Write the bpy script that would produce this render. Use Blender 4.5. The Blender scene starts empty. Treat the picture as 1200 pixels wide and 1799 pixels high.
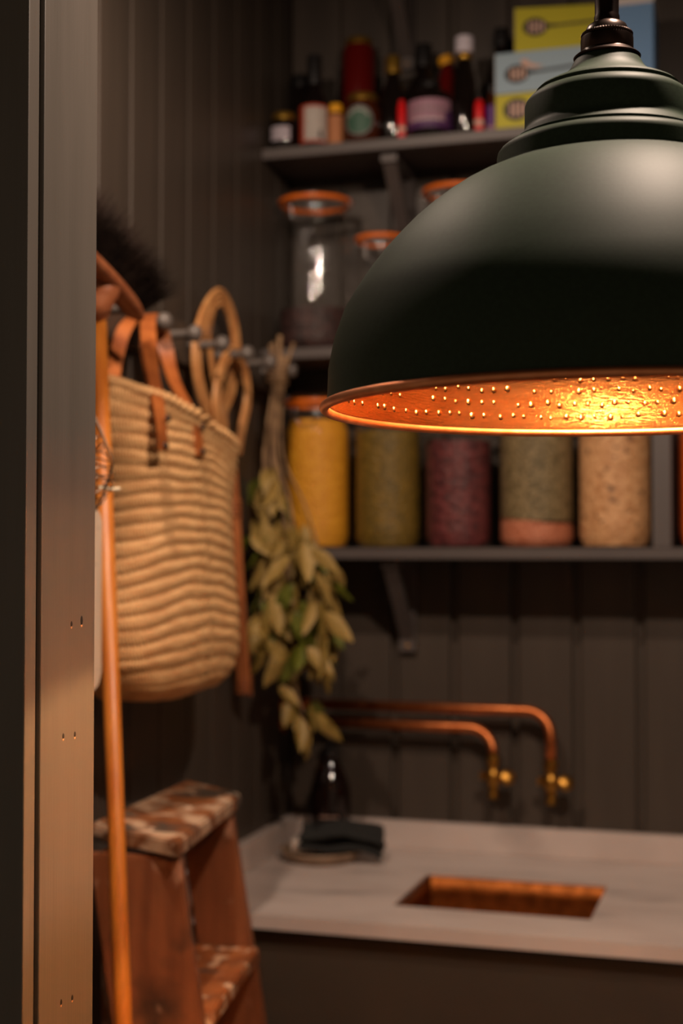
import bpy, bmesh, math, random
from mathutils import Vector, Matrix, noise
random.seed(7)
R = math.radians
PI = math.pi
S = bpy.context.scene
COL = S.collection

# ------------------------------------------------------------------ camera, world, lights, exposure
cam_d = bpy.data.cameras.new('camera')
cam = bpy.data.objects.new('camera', cam_d); COL.objects.link(cam)
cam.location = (0, 0, 1.5)
cam.rotation_euler = (R(90 + 1.719), 0, R(16.8))
cam_d.sensor_fit = 'VERTICAL'; cam_d.sensor_height = 36; cam_d.sensor_width = 24; cam_d.lens = 50
cam_d.clip_start = 0.02
cam_d.dof.use_dof = True; cam_d.dof.focus_distance = 1.14; cam_d.dof.aperture_fstop = 4.4
S.camera = cam

wd = bpy.data.worlds.new('world'); S.world = wd; wd.use_nodes = True
bg = wd.node_tree.nodes['Background']
bg.inputs[0].default_value = (1.0, 0.76, 0.54, 1); bg.inputs[1].default_value = 0.14

def spot(name, loc, to, power, color, size=150, blend=1.0, rad=0.022):
    l = bpy.data.lights.new(name, 'SPOT'); o = bpy.data.objects.new(name, l); COL.objects.link(o)
    o.location = loc
    o.rotation_euler = (Vector(to) - Vector(loc)).to_track_quat('-Z', 'Y').to_euler()
    l.energy = power; l.color = color; l.spot_size = R(size); l.spot_blend = blend; l.shadow_soft_size = rad
    return o
CEIL_COL = (1.0, 0.765, 0.605)
spot('ceiling_spot', (0.03, 1.22, 2.44), (-0.20, 1.88, 0.75), 68, CEIL_COL, 175, 1.0, 0.022)
spot('ceiling_spot', (-0.74, 1.50, 2.52), (-0.76, 2.20, 1.10), 40, CEIL_COL, 172, 1.0, 0.022)

vs = S.view_settings
S.display_settings.display_device = 'sRGB'
vs.view_transform = 'Standard'; vs.look = 'None'; vs.exposure = 0.0; vs.gamma = 1.0; vs.use_curve_mapping = False

# ------------------------------------------------------------------ materials
def srgb(r, g, b):
    f = lambda c: c / 12.92 if c <= 0.04045 else ((c + 0.055) / 1.055) ** 2.4
    return (f(r / 255), f(g / 255), f(b / 255), 1)

def mat(name, c1, c2=None, rough=0.5, metal=0.0, scale=40, stretch=(1, 1, 1), detail=4, ramp=(0.35, 0.65),
        bump=0.0, bump_scale=None, bump_stretch=None, spec=0.5, bump_dist=0.002, coat=0.0, rough2=None):
    m = bpy.data.materials.new(name); m.use_nodes = True
    nt = m.node_tree; N = nt.nodes; L = nt.links
    b = N['Principled BSDF']
    b.inputs['Base Color'].default_value = c1; b.inputs['Roughness'].default_value = rough
    b.inputs['Metallic'].default_value = metal; b.inputs['Specular IOR Level'].default_value = spec
    b.inputs['Coat Weight'].default_value = coat; b.inputs['Coat Roughness'].default_value = 0.1
    tc = N.new('ShaderNodeTexCoord')
    def nz(sc, st, det):
        mp = N.new('ShaderNodeMapping'); mp.inputs['Scale'].default_value = st
        L.new(tc.outputs['Object'], mp.inputs[0])
        n = N.new('ShaderNodeTexNoise'); n.inputs['Scale'].default_value = sc; n.inputs['Detail'].default_value = det
        L.new(mp.outputs[0], n.inputs['Vector']); return n
    if c2 is not None:
        n = nz(scale, stretch, detail)
        cr = N.new('ShaderNodeValToRGB'); cr.color_ramp.elements[0].position = ramp[0]; cr.color_ramp.elements[1].position = ramp[1]
        cr.color_ramp.elements[0].color = c1; cr.color_ramp.elements[1].color = c2
        L.new(n.outputs['Fac'], cr.inputs[0]); L.new(cr.outputs[0], b.inputs['Base Color'])
        if rough2 is not None:
            mr = N.new('ShaderNodeMapRange'); mr.inputs['From Min'].default_value = ramp[0]; mr.inputs['From Max'].default_value = ramp[1]
            mr.inputs['To Min'].default_value = rough; mr.inputs['To Max'].default_value = rough2
            L.new(n.outputs['Fac'], mr.inputs[0]); L.new(mr.outputs[0], b.inputs['Roughness'])
    if bump > 0:
        n = nz(bump_scale or scale, bump_stretch or stretch, 5)
        bp = N.new('ShaderNodeBump'); bp.inputs['Strength'].default_value = bump; bp.inputs['Distance'].default_value = bump_dist
        L.new(n.outputs['Fac'], bp.inputs['Height']); L.new(bp.outputs[0], b.inputs['Normal'])
    return m

def layered(m, col, scale, lo, hi, stretch=(1, 1, 1), rough=None, detail=6):
    """lay patches of another colour (paint spatter, flecks) over a material's base colour"""
    nt = m.node_tree; N = nt.nodes; L = nt.links; b = N['Principled BSDF']
    src = b.inputs['Base Color'].links[0].from_socket if b.inputs['Base Color'].links else None
    tc = N.new('ShaderNodeTexCoord'); mp = N.new('ShaderNodeMapping'); mp.inputs['Scale'].default_value = stretch
    mp.inputs['Location'].default_value = (random.random() * 5, random.random() * 5, random.random() * 5)
    n = N.new('ShaderNodeTexNoise'); n.inputs['Scale'].default_value = scale; n.inputs['Detail'].default_value = detail
    L.new(tc.outputs['Object'], mp.inputs[0]); L.new(mp.outputs[0], n.inputs['Vector'])
    mr = N.new('ShaderNodeMapRange'); mr.inputs['From Min'].default_value = lo; mr.inputs['From Max'].default_value = hi
    L.new(n.outputs['Fac'], mr.inputs[0])
    mx = N.new('ShaderNodeMix'); mx.data_type = 'RGBA'
    L.new(mr.outputs[0], mx.inputs[0])
    if src: L.new(src, mx.inputs[6])
    else: mx.inputs[6].default_value = b.inputs['Base Color'].default_value
    mx.inputs[7].default_value = col
    L.new(mx.outputs[2], b.inputs['Base Color'])
    return m

def grains(name, c1, c2, scale=160, bump=0.8, rough=0.6, fleck=None):
    """a mass of dry seeds or grains: voronoi cells, each a little different"""
    m = bpy.data.materials.new(name); m.use_nodes = True
    nt = m.node_tree; N = nt.nodes; L = nt.links; b = N['Principled BSDF']; b.inputs['Roughness'].default_value = rough
    tc = N.new('ShaderNodeTexCoord'); v = N.new('ShaderNodeTexVoronoi'); v.inputs['Scale'].default_value = scale
    L.new(tc.outputs['Object'], v.inputs['Vector'])
    sp = N.new('ShaderNodeSeparateColor'); L.new(v.outputs['Color'], sp.inputs[0])
    cr = N.new('ShaderNodeValToRGB'); cr.color_ramp.elements[0].color = c1; cr.color_ramp.elements[1].color = c2
    if fleck:
        e = cr.color_ramp.elements.new(0.93); e.color = c2; cr.color_ramp.elements[2].color = fleck
    L.new(sp.outputs[0], cr.inputs[0]); L.new(cr.outputs[0], b.inputs['Base Color'])
    bp = N.new('ShaderNodeBump'); bp.invert = True; bp.inputs['Strength'].default_value = bump; bp.inputs['Distance'].default_value = 0.003
    L.new(v.outputs['Distance'], bp.inputs['Height']); L.new(bp.outputs[0], b.inputs['Normal'])
    return m

def thin_glass(name, tint=(0.97, 0.97, 0.96, 1), rough=0.03, refl=1.0):
    """thin-walled clear glass: transparent with a fresnel reflection"""
    m = bpy.data.materials.new(name); m.use_nodes = True
    nt = m.node_tree; N = nt.nodes; L = nt.links
    N.remove(N['Principled BSDF']); out = N['Material Output']
    t = N.new('ShaderNodeBsdfTransparent'); t.inputs[0].default_value = tint
    g = N.new('ShaderNodeBsdfGlossy'); g.inputs['Roughness'].default_value = rough
    tc = N.new('ShaderNodeTexCoord'); mp = N.new('ShaderNodeMapping'); mp.inputs['Scale'].default_value = (3, 3, 46)
    nz_ = N.new('ShaderNodeTexNoise'); nz_.inputs['Scale'].default_value = 1.0; nz_.inputs['Detail'].default_value = 2
    bp = N.new('ShaderNodeBump'); bp.inputs['Strength'].default_value = 0.32; bp.inputs['Distance'].default_value = 0.0030
    L.new(tc.outputs['Object'], mp.inputs[0]); L.new(mp.outputs[0], nz_.inputs['Vector']); L.new(nz_.outputs['Fac'], bp.inputs['Height']); L.new(bp.outputs[0], g.inputs['Normal'])
    f = N.new('ShaderNodeLayerWeight'); f.inputs[0].default_value = 0.5     # Facing is 1 - |cos|: the same from both sides of the wall
    p = N.new('ShaderNodeMath'); p.operation = 'POWER'; p.inputs[1].default_value = 5.0; L.new(f.outputs['Facing'], p.inputs[0])
    mu = N.new('ShaderNodeMath'); mu.operation = 'MULTIPLY_ADD'; mu.inputs[1].default_value = 0.90 * refl; mu.inputs[2].default_value = 0.06 * refl; mu.use_clamp = True
    L.new(p.outputs[0], mu.inputs[0])
    mx = N.new('ShaderNodeMixShader'); L.new(mu.outputs[0], mx.inputs[0]); L.new(t.outputs[0], mx.inputs[1]); L.new(g.outputs[0], mx.inputs[2])
    L.new(mx.outputs[0], out.inputs[0])
    return m

def emit(name, col, s):
    m = bpy.data.materials.new(name); m.use_nodes = True
    b = m.node_tree.nodes['Principled BSDF']
    b.inputs['Emission Color'].default_value = col; b.inputs['Emission Strength'].default_value = s
    return m

M = {}
paint = srgb(70, 61, 53); paint2 = srgb(62, 54, 47)
M['wall'] = mat('wall_paint', paint, paint2, rough=0.42, scale=3, stretch=(6, 6, 0.6), bump=0.15, bump_scale=60, bump_stretch=(3, 3, 0.15), bump_dist=0.0006, spec=0.35)
M['trim'] = mat('trim_paint', srgb(98, 91, 84), srgb(90, 84, 77), rough=0.40, scale=5, stretch=(6, 6, 0.5), bump=0.5, bump_scale=90, bump_stretch=(5, 5, 0.12), bump_dist=0.0005, spec=0.5)
M['shelf'] = mat('shelf_paint', srgb(84, 76, 72), srgb(78, 70, 67), rough=0.45, scale=5, bump=0.1, bump_scale=80)
M['cab'] = mat('cabinet_paint', srgb(66, 56, 46), srgb(58, 50, 42), rough=0.5, scale=4, bump=0.1, bump_scale=60)
M['floor'] = mat('floor_stone', srgb(96, 88, 80), srgb(70, 64, 58), rough=0.6, scale=6, bump=0.2)
M['ceiling'] = mat('ceiling_paint', srgb(120, 112, 104), rough=0.8)
M['marble'] = mat('marble', srgb(200, 186, 178), srgb(182, 167, 159), rough=0.32, scale=5, stretch=(1, 3, 1), detail=8, ramp=(0.42, 0.75))
layered(M['marble'], srgb(160, 148, 142), 3.2, 0.60, 0.74, (1, 2.6, 1))
M['copper'] = mat('copper_pipe', srgb(206, 124, 74), srgb(184, 102, 56), rough=0.40, metal=1.0, scale=30)
M['brass'] = mat('aged_brass', srgb(190, 140, 64), srgb(140, 96, 40), rough=0.36, metal=1.0, scale=60)
M['sink'] = mat('hammered_copper_sink', srgb(156, 90, 42), srgb(122, 68, 30), rough=0.50, metal=1.0, scale=40, bump=0.6, bump_scale=70)
M['shade_green'] = mat('dark_green_enamel', srgb(46, 59, 45), srgb(42, 53, 40), rough=0.55, scale=300, bump=0.10, bump_scale=700, bump_dist=0.0004, spec=0.13, coat=0.0)
M['copper_in'] = mat('copper_lining', srgb(226, 168, 114), srgb(206, 146, 94), rough=0.19, metal=1.0, scale=30, stretch=(1, 1, 5), bump=0.22, bump_scale=120, bump_stretch=(1, 1, 7), bump_dist=0.0012)
M['copper_rim'] = mat('copper_rim', srgb(240, 160, 112), srgb(226, 140, 92), rough=0.38, metal=1.0, scale=60)
M['bronze'] = mat('dark_bronze', srgb(62, 44, 36), srgb(44, 31, 26), rough=0.30, metal=0.9, scale=80)
M['flex'] = mat('brown_flex', srgb(40, 30, 26), rough=0.7)
M['bulb'] = thin_glass('bulb_glass', (1.0, 0.96, 0.9, 1), 0.02)
M['filament'] = emit('filament', (1.0, 0.58, 0.22, 1), 220)
M['bakelite'] = mat('bulb_cap', srgb(120, 100, 70), rough=0.3, metal=1.0)
M['straw'] = mat('woven_straw', srgb(218, 174, 120), srgb(190, 140, 90), rough=0.62, scale=26, stretch=(1, 1, 5), detail=5, ramp=(0.3, 0.7), bump=0.5, bump_scale=260, bump_stretch=(1, 1, 1.5), spec=0.3)
M['leather'] = mat('tan_leather', srgb(172, 98, 46), srgb(136, 70, 30), rough=0.42, scale=25, bump=0.2, bump_scale=300)
M['rivet'] = mat('dark_rivet', srgb(52, 40, 34), rough=0.4, metal=0.6)
M['rattan'] = mat('rattan_cane', srgb(206, 150, 92), srgb(172, 112, 62), rough=0.45, scale=30, stretch=(2, 2, 0.6), bump=0.2, bump_scale=120)
M['rattan_dark'] = mat('rattan_handle', srgb(180, 108, 60), srgb(150, 84, 44), rough=0.45, scale=30, stretch=(3, 3, 0.6), bump=0.2, bump_scale=120)
M['pole'] = mat('varnished_pine', srgb(192, 116, 40), srgb(168, 92, 28), rough=0.42, scale=18, stretch=(4, 4, 0.3), bump=0.15, bump_scale=60, bump_stretch=(4, 4, 0.3))
M['beech'] = mat('beech_block', srgb(178, 108, 68), srgb(150, 84, 50), rough=0.5, scale=14, stretch=(1, 4, 4))
M['bristle'] = mat('dark_bristle', srgb(34, 24, 19), srgb(20, 14, 11), rough=1.0, spec=0.1, scale=20)
M['board_pale'] = mat('pale_board', srgb(222, 198, 172), srgb(204, 176, 148), rough=0.6, scale=8, stretch=(3, 3, 0.4), bump=0.15, bump_scale=60)
layered(M['board_pale'], srgb(96, 80, 66), 110, 0.68, 0.74)
M['wire'] = mat('grey_wire', srgb(120, 108, 96), rough=0.35, metal=0.9)
M['string'] = mat('cream_string', srgb(226, 206, 172), rough=0.8)
M['knob'] = mat('peg_paint', srgb(98, 90, 84), rough=0.42)
def ladder_mat(name, base, base2, white, lo, hi, sc):
    m = mat(name, base, base2, rough=0.55, scale=7, stretch=(4, 4, 0.6), bump=0.5, bump_scale=45, bump_dist=0.002)
    layered(m, srgb(70, 44, 28), 9, 0.58, 0.72)
    layered(m, white, sc, lo, hi, (1, 1, 0.6))
    return m
M['lad_top'] = ladder_mat('paint_crusted_tread', srgb(150, 92, 50), srgb(118, 68, 36), srgb(190, 158, 128), 0.49, 0.60, 15)
layered(M['lad_top'], srgb(74, 64, 54), 13, 0.52, 0.60)
layered(M['lad_top'], srgb(210, 180, 152), 26, 0.60, 0.66)
M['lad_step'] = ladder_mat('spattered_tread', srgb(160, 92, 46), srgb(124, 68, 34), srgb(222, 184, 148), 0.57, 0.62, 34)
layered(M['lad_step'], srgb(74, 66, 60), 22, 0.68, 0.70)
M['lad_side'] = ladder_mat('stained_stringer', srgb(146, 86, 50), srgb(112, 62, 34), srgb(196, 150, 122), 0.60, 0.72, 17)
M['lad_edge'] = ladder_mat('worn_edge', srgb(176, 122, 84), srgb(130, 78, 48), srgb(214, 182, 154), 0.5, 0.62, 20)
M['stem'] = mat('dry_stem', srgb(150, 118, 82), srgb(110, 82, 56), rough=0.7, scale=40)
M['leaf'] = [mat('dry_leaf', srgb(150, 122, 54), srgb(112, 90, 36), rough=0.55, scale=30, bump=0.2, bump_scale=80),
             mat('pale_leaf', srgb(168, 138, 72), srgb(134, 108, 50), rough=0.6, scale=30, bump=0.2, bump_scale=80),
             mat('green_leaf', srgb(104, 106, 26), srgb(72, 78, 18), rough=0.5, scale=30, bump=0.2, bump_scale=80)]
M['glass'] = thin_glass('clear_glass')
M['rubber'] = mat('orange_rubber', srgb(224, 108, 20), rough=0.5)
M['clip'] = mat('steel_wire', srgb(170, 165, 160), rough=0.25, metal=1.0)
M['darkglass'] = mat('dark_glass', srgb(20, 14, 12), rough=0.06, spec=0.6)
M['redglass'] = mat('dark_red_sauce', srgb(86, 12, 10), rough=0.12, spec=0.5)
M['brownglass'] = mat('brown_glass', srgb(64, 28, 12), rough=0.08, spec=0.6)
M['amber'] = mat('amber_glass', srgb(24, 11, 8), rough=0.07, spec=0.6)
M['gold'] = mat('gold_cap', srgb(200, 156, 66), rough=0.3, metal=0.9)
M['yellowcap'] = mat('yellow_cap', srgb(232, 164, 26), rough=0.4)
M['whitecap'] = mat('pale_cap', srgb(214, 206, 216), rough=0.4)
M['blackcap'] = mat('black_cap', srgb(24, 22, 22), rough=0.4)
M['paper'] = mat('cream_label', srgb(184, 174, 164), srgb(170, 160, 152), rough=0.7, scale=20)
M['paper_w'] = mat('white_label', srgb(172, 162, 170), rough=0.7)
M['paper_red'] = mat('rust_label', srgb(176, 62, 34), rough=0.7)
M['paper_tan'] = mat('tan_label', srgb(178, 116, 74), rough=0.7)
M['paper_green'] = mat('green_label', srgb(58, 92, 74), rough=0.6)
M['paper_pink'] = mat('pink_label', srgb(164, 122, 138), srgb(148, 106, 126), rough=0.6, scale=20)
M['paper_purple'] = mat('purple_label', srgb(82, 44, 92), rough=0.6)
M['red'] = mat('red_plastic', srgb(216, 22, 26), rough=0.35)
M['purple'] = mat('purple_wrap', srgb(86, 30, 112), rough=0.4)
M['box_yg'] = mat('yellow_green_card', srgb(188, 178, 12), rough=0.55)
M['box_blue'] = mat('light_blue_card', srgb(150, 174, 188), rough=0.55)
M['box_blue2'] = mat('blue_card', srgb(104, 146, 190), rough=0.55)
M['box_beige'] = mat('beige_card', srgb(196, 168, 140), rough=0.6)
M['print_black'] = mat('black_print', srgb(28, 26, 24), rough=0.6)
M['print_pink'] = mat('pink_print', srgb(206, 168, 150), rough=0.6)
M['print_white'] = mat('white_print', srgb(214, 204, 198), rough=0.6)
M['print_grey'] = mat('grey_print', srgb(136, 116, 120), rough=0.6)
M['cloth'] = mat('charcoal_cloth', srgb(34, 34, 31), srgb(25, 25, 23), rough=0.95, scale=120, bump=0.5, bump_scale=400)
M['dish'] = mat('stoneware', srgb(160, 136, 112), srgb(132, 108, 86), rough=0.45, scale=20)
M['soap'] = mat('white_soap', srgb(226, 210, 196), rough=0.5)
M['nail'] = mat('nail_hole', srgb(14, 10, 8), rough=0.9)
M['chip'] = mat('chipped_wood', srgb(206, 160, 116), rough=0.8)
C_YEL = grains('yellow_grains', srgb(226, 160, 36), srgb(206, 136, 22), 150)
C_GRN = grains('green_split_peas', srgb(124, 96, 26), srgb(88, 70, 14), 130)
C_RED = grains('dark_red_beans', srgb(112, 48, 48), srgb(60, 20, 24), 90)
C_LEN = grains('grey_green_lentils', srgb(142, 122, 84), srgb(92, 78, 46), 150)
C_PNK = grains('salmon_lentils', srgb(206, 132, 98), srgb(176, 98, 66), 170)
C_OAT = grains('muesli', srgb(222, 172, 122), srgb(188, 134, 86), 110, fleck=srgb(96, 66, 44))
C_ORG = grains('orange_lentils', srgb(236, 110, 30), srgb(214, 88, 16), 160)
C_DRK = grains('dark_seeds', srgb(72, 44, 40), srgb(34, 20, 18), 120)

# ------------------------------------------------------------------ mesh helpers
def link(name, bm, m, parent=None, smooth=True, auto=None):
    me = bpy.data.meshes.new(name)
    bmesh.ops.recalc_face_normals(bm, faces=bm.faces)
    bm.to_mesh(me); bm.free()
    if m is not None: me.materials.append(m)
    if smooth:
        if auto is not None:
            me.shade_smooth(); me.set_sharp_from_angle(angle=R(auto))
        else: me.shade_smooth()
    o = bpy.data.objects.new(name, me); COL.objects.link(o)
    if parent: o.parent = parent
    return o

def empty(name, label, cat, loc=(0, 0, 0), rz=0, group=None):
    o = bpy.data.objects.new(name, None); COL.objects.link(o)
    o.empty_display_size = 0.05
    o.location = loc; o.rotation_euler = (0, 0, rz); o['label'] = label; o['category'] = cat
    if group: o['group'] = group
    return o

def tag(o, label, cat, group=None):
    o['label'] = label; o['category'] = cat
    if group: o['group'] = group
    return o

def struct(o): o['kind'] = 'structure'; return o

def copy_part(src, parent, loc=None):
    c = src.copy(); COL.objects.link(c); c.parent = parent
    if loc is not None: c.location = loc
    return c

def box(bm, x0, x1, y0, y1, z0, z1, bev=0.0, mtx=None, seg=1):
    vs_ = [bm.verts.new((x, y, z)) for x in (x0, x1) for y in (y0, y1) for z in (z0, z1)]
    q = [(0, 1, 3, 2), (4, 6, 7, 5), (0, 4, 5, 1), (2, 3, 7, 6), (0, 2, 6, 4), (1, 5, 7, 3)]
    fs = [bm.faces.new([vs_[i] for i in f]) for f in q]
    if mtx: bmesh.ops.transform(bm, matrix=mtx, verts=vs_)
    if bev > 0:
        es = set()
        for f in fs: es.update(f.edges)
        bmesh.ops.bevel(bm, geom=list(es), offset=bev, segments=seg, affect='EDGES', profile=0.5)
    return bm

def quadbox(bm, top, th, bev=0.0):
    """prism under a top quad (4 points, in order), thickness th downward"""
    t = [bm.verts.new(p) for p in top]
    b = [bm.verts.new((p[0], p[1], p[2] - th)) for p in top]
    fs = [bm.faces.new(t), bm.faces.new(b[::-1])]
    for i in range(4):
        j = (i + 1) % 4
        fs.append(bm.faces.new((t[i], b[i], b[j], t[j])))
    if bev > 0:
        es = set()
        for f in fs: es.update(f.edges)
        bmesh.ops.bevel(bm, geom=list(es), offset=bev, segments=2, affect='EDGES')
    return bm

def hull8(bm, a, b, bev=0.0):
    """box between two quads a and b (4 points each)"""
    va = [bm.verts.new(p) for p in a]; vb = [bm.verts.new(p) for p in b]
    fs = [bm.faces.new(va), bm.faces.new(vb[::-1])]
    for i in range(4):
        j = (i + 1) % 4
        fs.append(bm.faces.new((va[i], vb[i], vb[j], va[j])))
    if bev > 0:
        es = set()
        for f in fs: es.update(f.edges)
        bmesh.ops.bevel(bm, geom=list(es), offset=bev, segments=2, affect='EDGES')
    return bm

def lathe(bm, prof, seg=40, c=(0, 0, 0), a0=0.0, a1=2 * PI, cap=True):
    full = abs(a1 - a0 - 2 * PI) < 1e-6
    n = seg if full else seg + 1
    rows = []
    for r, z in prof:
        if r < 1e-6:
            rows.append([bm.verts.new((c[0], c[1], c[2] + z))])
        else:
            rows.append([bm.verts.new((c[0] + r * math.cos(a0 + (a1 - a0) * i / seg), c[1] + r * math.sin(a0 + (a1 - a0) * i / seg), c[2] + z)) for i in range(n)])
    for k in range(len(rows) - 1):
        A, B = rows[k], rows[k + 1]
        for i in range(seg):
            j = (i + 1) % n if full else i + 1
            if len(A) == 1 and len(B) == 1: continue
            if len(A) == 1: bm.faces.new((A[0], B[j], B[i]))
            elif len(B) == 1: bm.faces.new((A[i], A[j], B[0]))
            else: bm.faces.new((A[i], A[j], B[j], B[i]))
    return bm

def smooth_path(pts, n=8, closed=False):
    P = [Vector(p) for p in pts]; out = []
    m = len(P)
    rng = range(m) if closed else range(m - 1)
    for i in rng:
        if closed: p0, p1, p2, p3 = P[(i - 1) % m], P[i], P[(i + 1) % m], P[(i + 2) % m]
        else: p0, p1, p2, p3 = P[max(i - 1, 0)], P[i], P[i + 1], P[min(i + 2, m - 1)]
        for k in range(n):
            t = k / n
            out.append(0.5 * ((2 * p1) + (p2 - p0) * t + (2 * p0 - 5 * p1 + 4 * p2 - p3) * t * t + (3 * p1 - p0 - 3 * p2 + p3) * t ** 3))
    if not closed: out.append(P[-1].copy())
    return out

def tube(bm, pts, rad, seg=10, closed=False, caps=True):
    P = [Vector(p) for p in pts]; m = len(P)
    rads = rad if isinstance(rad, (list, tuple)) else [rad] * m
    tang = []
    for i in range(m):
        a = P[(i - 1) % m] if (closed or i > 0) else P[i]
        b = P[(i + 1) % m] if (closed or i < m - 1) else P[i]
        tang.append((b - a).normalized())
    ref = Vector((0, 0, 1)) if abs(tang[0].z) < 0.9 else Vector((1, 0, 0))
    nrm = (ref - tang[0] * ref.dot(tang[0])).normalized()
    rows = []
    for i in range(m):
        nrm = (nrm - tang[i] * nrm.dot(tang[i]))
        if nrm.length < 1e-6: nrm = tang[i].orthogonal()
        nrm.normalize(); bn = tang[i].cross(nrm)
        rows.append([bm.verts.new(P[i] + (nrm * math.cos(2 * PI * k / seg) + bn * math.sin(2 * PI * k / seg)) * rads[i]) for k in range(seg)])
    rg = range(m) if closed else range(m - 1)
    for i in rg:
        A, B = rows[i], rows[(i + 1) % m]
        for k in range(seg):
            l = (k + 1) % seg
            bm.faces.new((A[k], A[l], B[l], B[k]))
    if caps and not closed:
        bm.faces.new(rows[0][::-1]); bm.faces.new(rows[-1])
    return bm

def ribbon(bm, pts, wdirs, w, th):
    """flat strap along pts; wdirs = width direction per point"""
    P = [Vector(p) for p in pts]; m = len(P); rows = []
    for i in range(m):
        t = (P[min(i + 1, m - 1)] - P[max(i - 1, 0)]).normalized()
        wd_ = Vector(wdirs[i]); wd_ = (wd_ - t * wd_.dot(t)).normalized(); n = t.cross(wd_)
        ww = w[i] if isinstance(w, (list, tuple)) else w
        rows.append([bm.verts.new(P[i] + wd_ * sx * ww / 2 + n * sy * th / 2) for sx, sy in ((-1, -1), (1, -1), (1, 1), (-1, 1))])
    for i in range(m - 1):
        for k in range(4):
            l = (k + 1) % 4
            bm.faces.new((rows[i][k], rows[i][l], rows[i + 1][l], rows[i + 1][k]))
    bm.faces.new(rows[0][::-1]); bm.faces.new(rows[-1])
    return bm

def BM(): return bmesh.new()

# ------------------------------------------------------------------ the setting
XL, YB, ZC = -0.989, 2.90, 2.95
wl = struct(link('wall_left', box(BM(), XL - 0.10, XL - 0.016, 1.10, YB + 0.12, 0, ZC), M['wall'], smooth=False))
wb = struct(link('wall_back', box(BM(), XL - 0.016, 1.0, YB + 0.016, YB + 0.12, 0, ZC), M['wall'], smooth=False))
wr = struct(link('wall_right', box(BM(), 0.90, 1.0, 1.10, YB + 0.016, 0, ZC), M['wall'], smooth=False))
struct(link('floor', box(BM(), -2.2, 2.2, -1.2, YB + 0.12, -0.06, 0), M['floor'], smooth=False))
struct(link('ceiling', box(BM(), -2.2, 2.2, -1.2, YB + 0.12, ZC, ZC + 0.06), M['ceiling'], smooth=False))
struct(link('wall_front', box(BM(), -2.2, -0.585, 1.006, 1.096, 0, ZC), M['wall'], smooth=False))

# tongue-and-groove boards: every board its own piece with eased edges
def board_bm(w):
    bm = BM(); box(bm, 0, 0.0155, 0.0005, w - 0.0005, 0.0, ZC - 0.002)
    es = [e for e in bm.edges if all(abs(v.co.x - 0.0155) < 1e-5 for v in e.verts) and abs(e.verts[0].co.z - e.verts[1].co.z) > 1]
    bmesh.ops.bevel(bm, geom=es, offset=0.0045, segments=3, affect='EDGES', profile=0.5)
    return bm
y = 2.689 + 0.1188; first = None; k = 0
y_edges = [2.689 - 0.1188 * i for i in range(13)]
for ye in y_edges:
    if first is None:
        first = link('board', board_bm(0.1188), M['wall'], wl, smooth=False); o = first
    else: o = copy_part(first, wl)
    o.location = (XL - 0.0155, ye, 0.001)
# the last boards into the corner
o = copy_part(first, wl); o.location = (XL - 0.0155, 2.689 + 0.1188 - 0.0, 0.001); o.scale = (1, (YB - 2.8078) / 0.1188, 1)
bb = None
for i in range(15):
    x0 = -0.878 - 0.1268 + 0.1268 * i
    if bb is None:
        bb = link('board', board_bm(0.1268), M['wall'], wb, smooth=False); o = bb
    else: o = copy_part(bb, wb)
    o.rotation_euler = (0, 0, R(-90))
    o.location = (x0 if i else XL, YB + 0.0155, 0.001)
    if i == 0: o.scale = (1, (-0.878 - XL) / 0.1268, 1)
    if i == 14: o.scale = (1, 1, 1)

# door casing in the foreground: architrave, then the jamb set back by a narrow quirk
t1 = struct(link('trim_1', box(BM(), -0.630, -0.554, 0.9865, 1.004, 0, 2.9, bev=0.0012, seg=2), M['trim'], smooth=False))
t2 = struct(link('trim_2', box(BM(), -0.585, -0.550, 1.0045, 1.0975, 0, 2.9, bev=0.0012, seg=2), M['trim'], smooth=False))
hole = None
for (yy, zz, s) in ((1.055, 1.443, 1.0), (1.073, 1.445, 1.7), (1.042, 1.353, 1.0), (1.062, 1.352, 1.0), (1.041, 1.140, 1.0), (1.060, 1.138, 1.0)):
    if hole is None:
        hole = link('nail_hole', lathe(BM(), [(0, 0.0004), (0.0012, 0.0005), (0.0016, 0.0002), (0.0017, 0.0)], 10), M['nail'], t2)
        chip = link('chipped_edge', lathe(BM(), [(0, 0.0004), (0.0009, 0.0004), (0.0012, 0.0)], 8), M['chip'], t2)
        h, c = hole, chip
    else: h, c = copy_part(hole, t2), copy_part(chip, t2)
    for q, zo in ((h, 0), (c, -0.0024 * s)):
        q.rotation_euler = (0, R(90), 0); q.location = (-0.5500, yy, zz + zo); q.scale = (1.5 * s if q is h else 1.2, 0.95 * min(s, 1.3), 1)

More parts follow.
